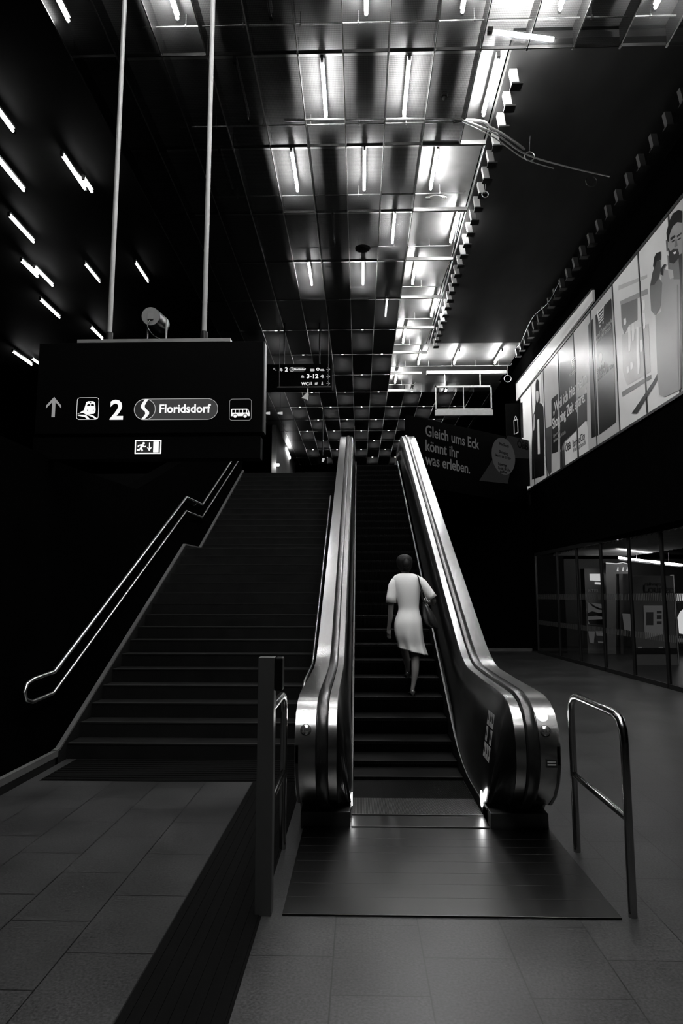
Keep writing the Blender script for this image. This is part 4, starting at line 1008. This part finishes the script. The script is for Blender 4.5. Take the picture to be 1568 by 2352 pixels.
# ------------------------------------------------------------------ angled bulkhead with the slogan
Pa = Vector((1.33, 17.25, 0)); Pb = Vector((5.42, 21.35, 0)); dx = (Pb - Pa).normalized()
nrm = Vector((dx.y, -dx.x, 0))          # towards the viewer
bk = thing('slogan_board', 'dark angled board reading Gleich ums Eck könnt ihr was erleben', 'billboard', tuple(Pa + Vector((0, 0, 4.7))))
MB().prism([Pa + Vector((0, 0, 4.62)), Pb + Vector((0, 0, 4.62)), Pb + Vector((0, 0, 6.72)), Pa + Vector((0, 0, 6.47))], -nrm * .15).build('board', 'sign_black', bk)
F = Face2D(Pa, dx, (0, 0, 1)); F.n = nrm
def gpx(x, y):
    r = ray(x, y); t_ = (Pa - CAM).dot(nrm) / r.dot(nrm); p = CAM + r * t_; return (p - Pa).dot(dx), p.z
a, b = gpx(975, 999)
for body, (px, py) in (('Gleich ums Eck', (976, 1000)), ('könnt ihr', (976, 1034)), ('was erleben.', (977, 1066))):
    a, b = gpx(px, py); F.text(body, .43, a, b, 'dull_text', bk, bold=.006, sx=.93)
m = MB(); F.poly(m, [gpx(*p) for p in ((1100, 1104), (1166, 1000), (1222, 1014), (1224, 1117))][::-1], .002); m.build('light_field', 'dull_grey', bk)
m = MB(); F.poly(m, [gpx(*p) for p in ((1164, 1116), (1178, 1052), (1222, 1054), (1214, 1117))][::-1], .006); m.build('dark_field', 'sign_black', bk)
m = MB(); F.poly(m, [gpx(1155 + 27 * math.cos(u), 1048 + 42 * math.sin(u) + 8 * math.cos(u)) for u in [2 * PI * i / 28 for i in range(28)]][::-1], .010); 
emitter('dull_disc', .018); m.build('round_notice', 'dull_disc', bk)
for body, (px, py), s in (('90x Shops', (1145, 1022), .13), ('Shopping', (1145, 1040), .13), ('Mo-Fr bis 21 Uhr', (1137, 1048), .12), ('Feiertags', (1143, 1068), .13), ('So bis 18 Uhr', (1143, 1077), .12), ('geöffnet', (1147, 1085), .12)):
    a, b = gpx(px, py); F.text(body, s, a, b, 'sign_black', bk, lift=.014, bold=.002)
a, b = gpx(1187, 1027); F.text('ÖBB', .34, a, b, 'sign_black', bk, lift=.008, bold=.01)
# lit shopping-bag sign by the banner's end
t = thing('bag_sign', 'small outlined shopping bag sign at the far end of the banner', 'sign', (5.3, 22.9, 6.0))
F = Face2D((0, 22.6, 0), (1, 0, 0), (0, 0, 1)); F.n = Vector((0, -1, 0))
g = lambda x, y: (lambda p: (p.x, p.z))(on_y(x, y, 22.6))
a, b = g(1180, 998); c, d_ = g(1189, 965)
MB().box(a - .25, c + .10, 22.61, 22.7, b - .5, d_ + .6).build('backing', 'sign_black', t)
m = MB(); ringpoly(F, m, [(a, b), (c, b + .06), (c, d_ + .05), (a, d_)], [(a + .02, b + .02), (c - .02, b + .08), (c - .02, d_ + .03), (a + .02, d_ - .02)], .004); m.build('bag_outline', 'sign_soft', t)
m = MB(); ringpoly(F, m, ell((a + c) / 2, d_ + .06, .04, .09), ell((a + c) / 2, d_ + .06, .025, .07), .004); m.build('bag_handle', 'sign_soft', t)

# ================================================================== SHOPFRONT
mull = [20.7, 18.75, 17.25, 15.72, 14.25, 12.85, 11.45, 10.05]
for i in range(len(mull) - 1):
    ya, yb = mull[i], mull[i + 1]
    pa, pb = Vector((fx(ya), ya, 0)), Vector((fx(yb), yb, 0)); dd = (pb - pa)
    nv = Vector((dd.y, -dd.x, 0)).normalized() * .06
    fm = MB()
    fm.obox(pa - nv * .5, dd.normalized() * .055, nv, (0, 0, 3.02))
    fm.obox(pa - nv * .5, dd, nv, (0, 0, .09)); fm.obox(pa - nv * .5 + Vector((0, 0, 2.93)), dd, nv, (0, 0, .09))
    o = struct(fm.build(f'window_{i + 1}', 'mullion'))
    g_ = MB(); g_.obox(pa + Vector((0, 0, .09)), dd, nv * .1, (0, 0, 2.84)); g_.build('pane', 'glass', o)
    # rows of printed warning dashes
    for zr, hb in ((1.62, .14), (.86, .13)):
        s_ = MB(); L0 = dd.length; n_ = int(L0 / .072)
        for j in range(n_): s_.obox(pa + dd * ((j + .3) / n_) - nv * .04 + Vector((0, 0, zr)), dd * (.42 / n_), nv * .02, (0, 0, hb))
        s_.build('dash_band', 'dot_white', o)
struct(MB().box(5.2, 14, 23.5, 23.7, 0, 4.6).build('wall_shop_back', 'shop_wall'))
struct(MB().box(13.8, 14, 5, 23.5, 0, 4.6).build('wall_shop_side', 'shop_wall'))
struct(MB().box(5.66, 13.8, 6, 23.5, 3.0, 3.02).build('ceiling', 'black_wall'))
# glossy slatted shop ceiling
sl = MB(); y = 9.0
while y < 20: sl.prism([(5.75, y, 2.95), (5.75, y + .16, 2.90), (5.75, y + .16, 2.92), (5.75, y, 2.97)], (2.4, 0, 0)); y += .24
struct(sl.build('ceiling', 'shop_slat'))
# dark back-of-shop partition seen through the left bays
struct(MB().box(5.46, 6.3, 20.75, 20.85, 0, 3.0).build('wall_shop_partition', 'dark_wall'))
# shop lights
t = thing('linear_light', 'long bright strip light inside the shop behind the glass', 'light', (8, 18, 2.7))
pa = on_y(1421, 1281, 17.4); pb = on_y(1566, 1298, 21.0)
pm = pa + (pb - pa) * .58; pn = pa + (pb - pa) * .52
MB().tube([pa, pn], .028, 8).build('tube', 'shop_tube', t, smooth=True); MB().tube([pn, pb], .036, 8).build('tube', 'shop_tube', t, smooth=True)
MB().obox(pa + Vector((0, .03, -.07)), pb - pa, (0, .02, 0), (0, 0, .03)).build('carrier', 'mullion', t)
for x in (pa.x + .8, pb.x - .8): MB().tube([(x, pa.y + (x - pa.x) * (pb.y - pa.y) / (pb.x - pa.x), pa.z), (x, pa.y + (x - pa.x) * (pb.y - pa.y) / (pb.x - pa.x), 3.0)], .004, 6).build('wire', 'galv', t)
t2 = MB()
o = MB().box(10.2, 12.8, 13.0, 13.4, 2.96, 3.0).build('ceiling_light', 'shop_tube'); tag(o, 'added unseen light panel brightening the shop, beyond the right picture edge', 'light')  # added out of view to brighten the shop interior
t = thing('arch_sign', 'curved pale portal with three small lit pictograms inside the shop', 'sign', (7.5, 20.2, 2))
pc = [on_y(x, y, 20.2) for x, y in ((1391, 1292), (1443, 1295), (1443, 1318), (1391, 1318))]
MB().prism(pc, (0, .2, 0)).build('head_panel', 'shop_grey', t)
MB().tube([on_y(1391, 1293, 20.1), on_y(1415, 1295, 20.1), on_y(1430, 1292, 20.1), on_y(1443, 1296, 20.1)], .016, 8).build('light_line', 'shop_screen', t, smooth=True)
F = Face2D((0, 20.15, 0), (1, 0, 0), (0, 0, 1)); F.n = Vector((0, -1, 0))
gs = lambda x, y: (lambda p: (p.x, p.z))(on_y(x, y, 20.15))
m = MB()
for x in (1418, 1430, 1440):
    F.poly(m, [gs(*p) for p in ((x - 2.5, 1312), (x + 2.5, 1312), (x + 1, 1308), (x + 2, 1304), (x, 1302), (x - 1, 1306))][::-1], .002)
m.build('pictogram', 'shop_screen', t)
for x0_, x1_, mt in ((1391, 1414, 'shop_grey'), (1421, 1430, 'shop_wall')):
    pc = [on_y(x, y, 20.2) for x, y in ((x0_, 1318), (x1_, 1318), (x1_ + 1, 1503), (x0_ + 4, 1503))]
    MB().prism(pc, (0, .15, 0)).build('upright', mt, t)
pc = [on_y(x, y, 20.1) for x, y in ((1429, 1409), (1448, 1410), (1450, 1450), (1434, 1446))]
MB().prism(pc, (0, .02, 0)).build('paper_notice', 'shop_mid', t)
# menu display tower
t = thing('menu_display', 'tall illuminated food display with sandwich and cup pictures behind the glass', 'display', (7.0, 20.6, 0))
Yd = 20.6
def dface(name, pts, m_, par, off=0.0): 
    b = MB(); b.prism([on_y(x, y, Yd - off) for x, y in pts], (0, .02, 0)); return b.build(name, m_, par)
b0, b1 = on_y(1346, 1400, Yd), on_y(1389, 1400, Yd)
MB().box(b0.x, b1.x, Yd + .03, Yd + .4, 0, 2.55).build('tower', 'shop_grey', t)
dface('screen', [(1354, 1318), (1384, 1318), (1385, 1335), (1355, 1333)], 'shop_screen', t)
dface('lit_strip', [(1366, 1337), (1386, 1338), (1386, 1343), (1366, 1342)], 'shop_screen', t)
dface('sandwich_picture', [(1349, 1384), (1387, 1388), (1388, 1436), (1350, 1434)], 'shop_mid', t)
dface('sandwich_filling', [(1349, 1408), (1360, 1404), (1375, 1408), (1387, 1406), (1388, 1418), (1370, 1414), (1350, 1416)], 'mullion', t, .03)
dface('sandwich_shadow', [(1350, 1424), (1388, 1422), (1388, 1436), (1355, 1434)], 'mullion', t, .035)
dface('dark_arc', [(1352, 1382), (1366, 1392), (1378, 1397), (1388, 1398), (1388, 1402), (1374, 1400), (1360, 1393)], 'mullion', t, .04)
dface('cup_picture', [(1351, 1450), (1366, 1450), (1363, 1478), (1355, 1476)], 'shop_mid', t, .03)
dface('cup_picture', [(1368, 1449), (1388, 1450), (1387, 1477), (1374, 1477)], 'shop_mid', t, .03)
dface('cup_band', [(1367, 1460), (1388, 1461), (1387, 1474), (1371, 1473)], 'shop_low', t, .035)
dface('cone_picture', [(1378, 1530), (1390, 1532), (1383, 1510)], 'mullion', t, .03)
text('BITES', .13, on_y(1350, 1360, Yd - .02), (1, 0, 0), (0, 0, 1), 'shop_mid', t, name='lettering')
# lounge stele
t = thing('info_stele', 'wide dark free-standing board lettered Lounge behind the glass', 'sign', (7.5, 17.2, 0))
Ys = 17.2
pl_ = on_y(1453, 1400, Ys).x; pr_ = on_y(1549, 1400, Ys).x
MB().box(pl_, pr_, Ys, Ys + .15, 0, 2.22).build('board', 'shop_grey', t, bevel=.005)
MB().box(pr_ + .002, pr_ + .03, Ys - .01, Ys + .16, 0, 2.25).build('edge_strip', 'galv', t)
MB().box(pl_ + .02, pr_ - .02, Ys - .03, Ys - .002, .28, .42).build('ledge', 'mullion', t)
text('Lounge', .26, on_y(1477, 1361, Ys - .01), (1, 0, 0), (0, 0, 1), 'mullion', t, bold=.006)
text('railways', .13, on_y(1480, 1345, Ys - .01), (1, 0, 0), (0, 0, 1), 'mullion', t)
pc = [on_y(x, y, Ys - .02) for x, y in ((1478, 1391), (1521, 1391), (1522, 1457), (1481, 1467))]
MB().prism(pc, (0, .018, 0)).build('notice_sheet', 'shop_mid', t)
for a, b, c, d_ in ((1484, 1406, 1500, 1436), (1508, 1403, 1519, 1409), (1508, 1413, 1519, 1422), (1508, 1427, 1519, 1434)):
    MB().prism([on_y(x, y, Ys - .03) for x, y in ((a, b), (c, b), (c, d_), (a, d_))], (0, .008, 0)).build('notice_block', 'shop_low', t)
for a, b in ((1465, 1486), (1513, 1486)): 
    MB().prism([on_y(x, y, Ys - .02) for x, y in ((a, b), (a + 9, b - 1), (a + 9, b + 7), (a, b + 8))], (0, .016, 0)).build('small_tag', 'shop_mid', t)
# bright poster at the frame edge
t = thing('lit_poster', 'bright poster with a crouching white figure at the right picture edge behind glass', 'poster', (9.6, 20.4, 1))
Yp = 20.4
MB().prism([on_y(x, y, Yp) for x, y in ((1551, 1362), (1600, 1362), (1602, 1482), (1553, 1478))], (0, .1, 0)).build('panel', 'shop_wall', t)
MB().prism([on_y(x, y, Yp - .02) for x, y in ((1552, 1364), (1600, 1363), (1600, 1378), (1553, 1380))], (0, .018, 0)).build('header', 'shop_screen', t)
MB().prism([on_y(x, y, Yp - .02) for x, y in ((1568, 1392), (1585, 1400), (1590, 1460), (1560, 1455), (1556, 1418))], (0, .018, 0)).build('figure', 'shop_screen', t)
MB().prism([on_y(x, y, Yp - .03) for x, y in ((1554, 1386), (1570, 1382), (1572, 1396), (1558, 1408))], (0, .018, 0)).build('figure_head', 'mullion', t)
MB().prism([on_y(x, y, Yp - .02) for x, y in ((1553, 1466), (1600, 1468), (1600, 1476), (1553, 1474))], (0, .018, 0)).build('footer', 'shop_mid', t)

# ================================================================== THE WOMAN
def ring(cx, cy, z, rx, ry, n=32, tilt=0, fold=0, fph=0, ff=7, rot=0):
    out = []
    for i in range(n):
        a = 2 * PI * i / n; r = 1 + fold * math.sin(ff * a + fph)
        x = rx * r * math.cos(a); y = ry * r * math.sin(a)
        xr = x * math.cos(rot) - y * math.sin(rot); yr = x * math.sin(rot) + y * math.cos(rot)
        out.append((cx + xr, cy + yr, z + tilt * xr))
    return out
def skin(name, chain_verts, edges, radii, m, parent, sub=2, root=0):
    me = D.meshes.new(name); me.from_pydata(chain_verts, edges, []); o = D.objects.new(name, me); COL.objects.link(o)
    md = o.modifiers.new('skin', 'SKIN'); md.use_smooth_shade = True
    sv = me.skin_vertices[0].data
    for i, r in enumerate(radii):
        sv[i].radius = (r, r) if not isinstance(r, tuple) else r
        sv[i].use_root = (i == root)
    s2_ = o.modifiers.new('sub', 'SUBSURF'); s2_.levels = sub; s2_.render_levels = sub
    me.materials.append(MATS[m])
    if parent:
        o.parent = parent; o.matrix_parent_inverse = Matrix.Translation(parent.location).inverted()
    return o
wo = thing('person', 'woman in a white short-sleeved dress walking up the escalator with a dark shoulder bag', 'person', (.62, 7.95, .558))
V_ = []; E_ = []; Rd = []
def node(p, r, par=None):
    V_.append(p); Rd.append(r); i = len(V_) - 1
    if par is not None: E_.append((par, i))
    return i
PY = 8.02
pel = node((.58, PY, 1.37), (.10, .085))
w1 = node((.585, PY, 1.48), (.085, .07), pel)
w2 = node((.585, PY - .0, 1.60), (.075, .065), w1)
ch = node((.575, PY + .01, 1.75), (.09, .07), w2)
ub = node((.57, PY + .02, 1.87), (.085, .055), ch)
nb = node((.558, PY + .03, 1.945), .05, ub)
nk = node((.552, PY + .05, 2.0), .046, nb)
hd = node((.547, PY + .06, 2.06), (.066, .07), nk)
h2 = node((.547, PY + .065, 2.12), (.072, .085), hd)
h3 = node((.547, PY + .06, 2.17), (.055, .065), h2)
# left arm (viewer's left), hanging
sl_ = node((.42, PY + .01, 1.875), .052, ub)
a1 = node((.385, PY - .0, 1.75), .046, sl_)
a2 = node((.375, PY - .01, 1.60), .038, a1)
a3 = node((.372, PY - .0, 1.545), .036, a2)
a4 = node((.368, PY + .02, 1.45), .033, a3)
a5 = node((.352, PY + .04, 1.345), .023, a4)
a6 = node((.350, PY + .05, 1.315), (.024, .018), a5)
a7 = node((.350, PY + .055, 1.27), (.033, .015), a6)
# fingers
for dx_, dy_, l1, rr in ((-.016, .016, .026, .0085), (-.006, .008, .031, .009), (.005, .0, .030, .009), (.015, -.006, .024, .008)):
    f0 = node((.350 + dx_, PY + .055 + dy_, 1.248), rr, a7); f1 = node((.352 + dx_, PY + .062 + dy_, 1.248 - l1), rr * .95, f0); f2 = node((.362 + dx_, PY + .064 + dy_, 1.248 - l1 * 1.75), rr * .8, f1)
t0 = node((.352, PY + .085, 1.285), .010, a6); t1 = node((.362, PY + .10, 1.255), .009, t0); t2_ = node((.372, PY + .10, 1.235), .0075, t1)
# right arm, elbow out and forearm forward
sr_ = node((.72, PY + .01, 1.885), .052, ub)
b1 = node((.79, PY + .0, 1.80), .046, sr_)
b2 = node((.855, PY - .01, 1.70), .040, b1)
b3 = node((.885, PY + .0, 1.645), .036, b2)
b4 = node((.875, PY + .10, 1.62), .033, b3)
b5 = node((.84, PY + .22, 1.63), .024, b4)
b6 = node((.825, PY + .25, 1.635), (.022, .018), b5)
b7 = node((.81, PY + .29, 1.64), (.030, .016), b6)
for dz_, l1 in ((.018, .026), (.007, .031), (-.005, .030), (-.016, .024)):
    f0 = node((.805, PY + .312, 1.64 + dz_), .0085, b7); f1 = node((.798, PY + .312 + l1, 1.636 + dz_), .008, f0); f2 = node((.785, PY + .31 + l1 * 1.5, 1.625 + dz_), .007, f1)
t0 = node((.80, PY + .27, 1.665), .009, b6); t1 = node((.79, PY + .295, 1.68), .008, t0)
# right leg (weight bearing)
rh = node((.66, PY - .0, 1.28), .085, pel)
r1 = node((.665, PY - .01, 1.12), .068, rh)
r2 = node((.655, PY - .01, .99), .052, r1)
r3 = node((.652, PY - .035, .90), .050, r2)
r4 = node((.648, PY - .05, .82), .046, r3)
r5 = node((.630, PY - .055, .70), .030, r4)
r6 = node((.615, PY - .06, .64), .025, r5)
r7 = node((.612, PY - .065, .598), .026, r6)
r8 = node((.618, PY + .01, .58), (.028, .02), r7)
r9 = node((.625, PY + .09, .572), (.032, .014), r8)
# left leg, stepping up
lh = node((.51, PY + .02, 1.28), .085, pel)
l1_ = node((.515, PY + .12, 1.17), .068, lh)
l2_ = node((.535, PY + .26, 1.12), .052, l1_)
l3_ = node((.555, PY + .27, 1.02), .048, l2_)
l4_ = node((.572, PY + .25, .93), .043, l3_)
l5_ = node((.58, PY + .22, .83), .026, l4_)
l6_ = node((.58, PY + .21, .785), .026, l5_)
l7_ = node((.575, PY + .28, .765), (.028, .018), l6_)
l8_ = node((.57, PY + .35, .755), (.03, .013), l7_)
body = skin('body', V_, E_, Rd, 'skin', wo, 2, pel)
# dress
rg = []
for z, cx_, rx, ry, tl, fo in ((1.972, .560, .080, .050, .0, 0), (1.962, .562, .118, .062, .0, 0), (1.944, .566, .152, .076, .0, 0), (1.915, .570, .176, .092, .02, 0), (1.87, .573, .180, .104, .03, 0), (1.80, .575, .160, .112, .03, 0), (1.70, .578, .140, .110, 0, 0),
                           (1.60, .586, .124, .100, 0, 0), (1.55, .588, .120, .098, 0, 0), (1.50, .585, .136, .112, 0, 0), (1.44, .581, .156, .135, 0, 0), (1.38, .578, .168, .148, 0, .0),
                           (1.30, .580, .168, .144, 0, .012), (1.22, .588, .164, .140, -.05, .03), (1.14, .608, .162, .138, -.14, .055), (1.085, .624, .164, .138, -.22, .095), (1.055, .632, .168, .140, -.26, .11)):
    rg.append(ring(cx_, PY + (.01 if z > 1.2 else .03), z, rx, ry, 48, tl, fo, .9, 7))
dr = MB().loft(rg, cap=False).build('dress', 'dress', wo, smooth=True)
sd = dr.modifiers.new('sub', 'SUBSURF'); sd.levels = 1; sd.render_levels = 1
sol = dr.modifiers.new('solid', 'SOLIDIFY'); sol.thickness = .004
def sleeve(pts, rs, name='sleeve'):
    rings = []; P = [Vector(p) for p in pts]
    for i, p in enumerate(P):
        t_ = (P[min(i + 1, len(P) - 1)] - P[max(i - 1, 0)]).normalized(); u = t_.cross(Vector((0, 1, 0))).normalized(); v = t_.cross(u)
        rings.append([tuple(p + u * rs[i] * math.cos(a) + v * rs[i] * .95 * math.sin(a)) for a in [2 * PI * k / 20 for k in range(20)]])
    o = MB().loft(rings, cap=False).build(name, 'dress', wo, smooth=True)
    s_ = o.modifiers.new('solid', 'SOLIDIFY'); s_.thickness = .004; return o
sleeve([(.46, PY + .01, 1.900), (.43, PY + .008, 1.880), (.405, PY + .005, 1.83), (.392, PY, 1.76), (.382, PY - .005, 1.69), (.376, PY - .008, 1.625)], [.035, .052, .058, .058, .060, .064])
sleeve([(.675, PY + .01, 1.905), (.71, PY + .01, 1.890), (.745, PY + .005, 1.855), (.795, PY, 1.79), (.845, PY - .005, 1.715), (.868, PY - .005, 1.680)], [.038, .054, .060, .058, .058, .060])
# hair with a pinned bun
hrg = []
for z, rx, ry, cx_, cy_ in ((1.995, .050, .030, .552, .03), (2.02, .070, .055, .550, .035), (2.055, .088, .085, .547, .045), (2.10, .098, .105, .546, .05), (2.14, .100, .108, .545, .052), (2.178, .084, .09, .545, .058), (2.20, .046, .05, .546, .06), (2.208, .012, .012, .547, .06)):
    hrg.append(ring(cx_, PY + cy_, z, rx, ry, 28, 0, .015, z * 40, 9))
hobj = MB().loft(hrg).build('hair', 'hair', wo, smooth=True)
sd = hobj.modifiers.new('sub', 'SUBSURF'); sd.levels = 1; sd.render_levels = 1
hb = MB(); hb.loft([ring(.562, PY - .055 + .0, 2.035, .012, .012, 18), ring(.562, PY - .05, 2.05, .036, .028, 18), ring(.562, PY - .05, 2.085, .044, .034, 18, 0, .05, 1, 5), ring(.562, PY - .045, 2.12, .038, .030, 18, 0, .05, 0, 5), ring(.562, PY - .04, 2.145, .012, .012, 18)])
b_ = hb.build('hair_bun', 'hair', hobj, smooth=True); b_.matrix_parent_inverse = Matrix.Identity(4)
# shoes
def shoe(x, y, z, L, name='shoe'):
    rings = []
    for f, wd, ht, lift in ((0, .018, .03, .012), (.06, .03, .05, .014), (.25, .031, .05, .010), (.45, .030, .036, .004), (.65, .038, .028, 0), (.85, .036, .024, 0), (.97, .022, .018, 0), (1.0, .008, .01, .002)):
        rings.append([(x + wd * math.cos(a), y + f * L, z + lift + ht * .5 + ht * .5 * math.sin(a)) for a in [2 * PI * k / 16 for k in range(16)]])
    m = MB().loft(rings); m.box(x - .012, x + .012, y + .004, y + .04, z, z + .02)
    return m.build(name, 'shoe', wo, smooth=True)
shoe(.614, PY - .105, .561, .235); shoe(.578, PY + .175, .735, .225)
# shoulder bag
bg = thing('shoulder_bag', 'dark leather tote bag hanging from the woman\'s right shoulder', 'bag', (.80, PY - .05, 1.5))
rings = []
for z, cx_, rx, ry in ((1.63, .770, .012, .05), (1.60, .785, .035, .085), (1.55, .805, .058, .11), (1.48, .828, .080, .13), (1.41, .845, .090, .135), (1.36, .850, .080, .125), (1.335, .845, .05, .09)):
    rings.append(ring(cx_, PY - .02, z, rx, ry, 24, -.5, .03, 0, 5))
MB().loft(rings).build('bag_body', 'bag_leather', bg, smooth=True)
for y_, x_ in ((-.085, .0), (.06, .0)):
    MB().tube([(.775, PY + y_, 1.60), (.742, PY + y_ * 1.15, 1.70), (.716, PY + y_ * 1.2, 1.82), (.700, PY + y_ * .9, 1.925), (.690, PY + .01, 1.955)], .0065, 8).build('strap', 'bag_leather', bg, smooth=True)
MB().tube([(.80, PY - .09, 1.61), (.76, PY - .10, 1.72), (.722, PY - .09, 1.84), (.700, PY - .04, 1.94)], .005, 8).build('strap', 'bag_leather', bg, smooth=True)
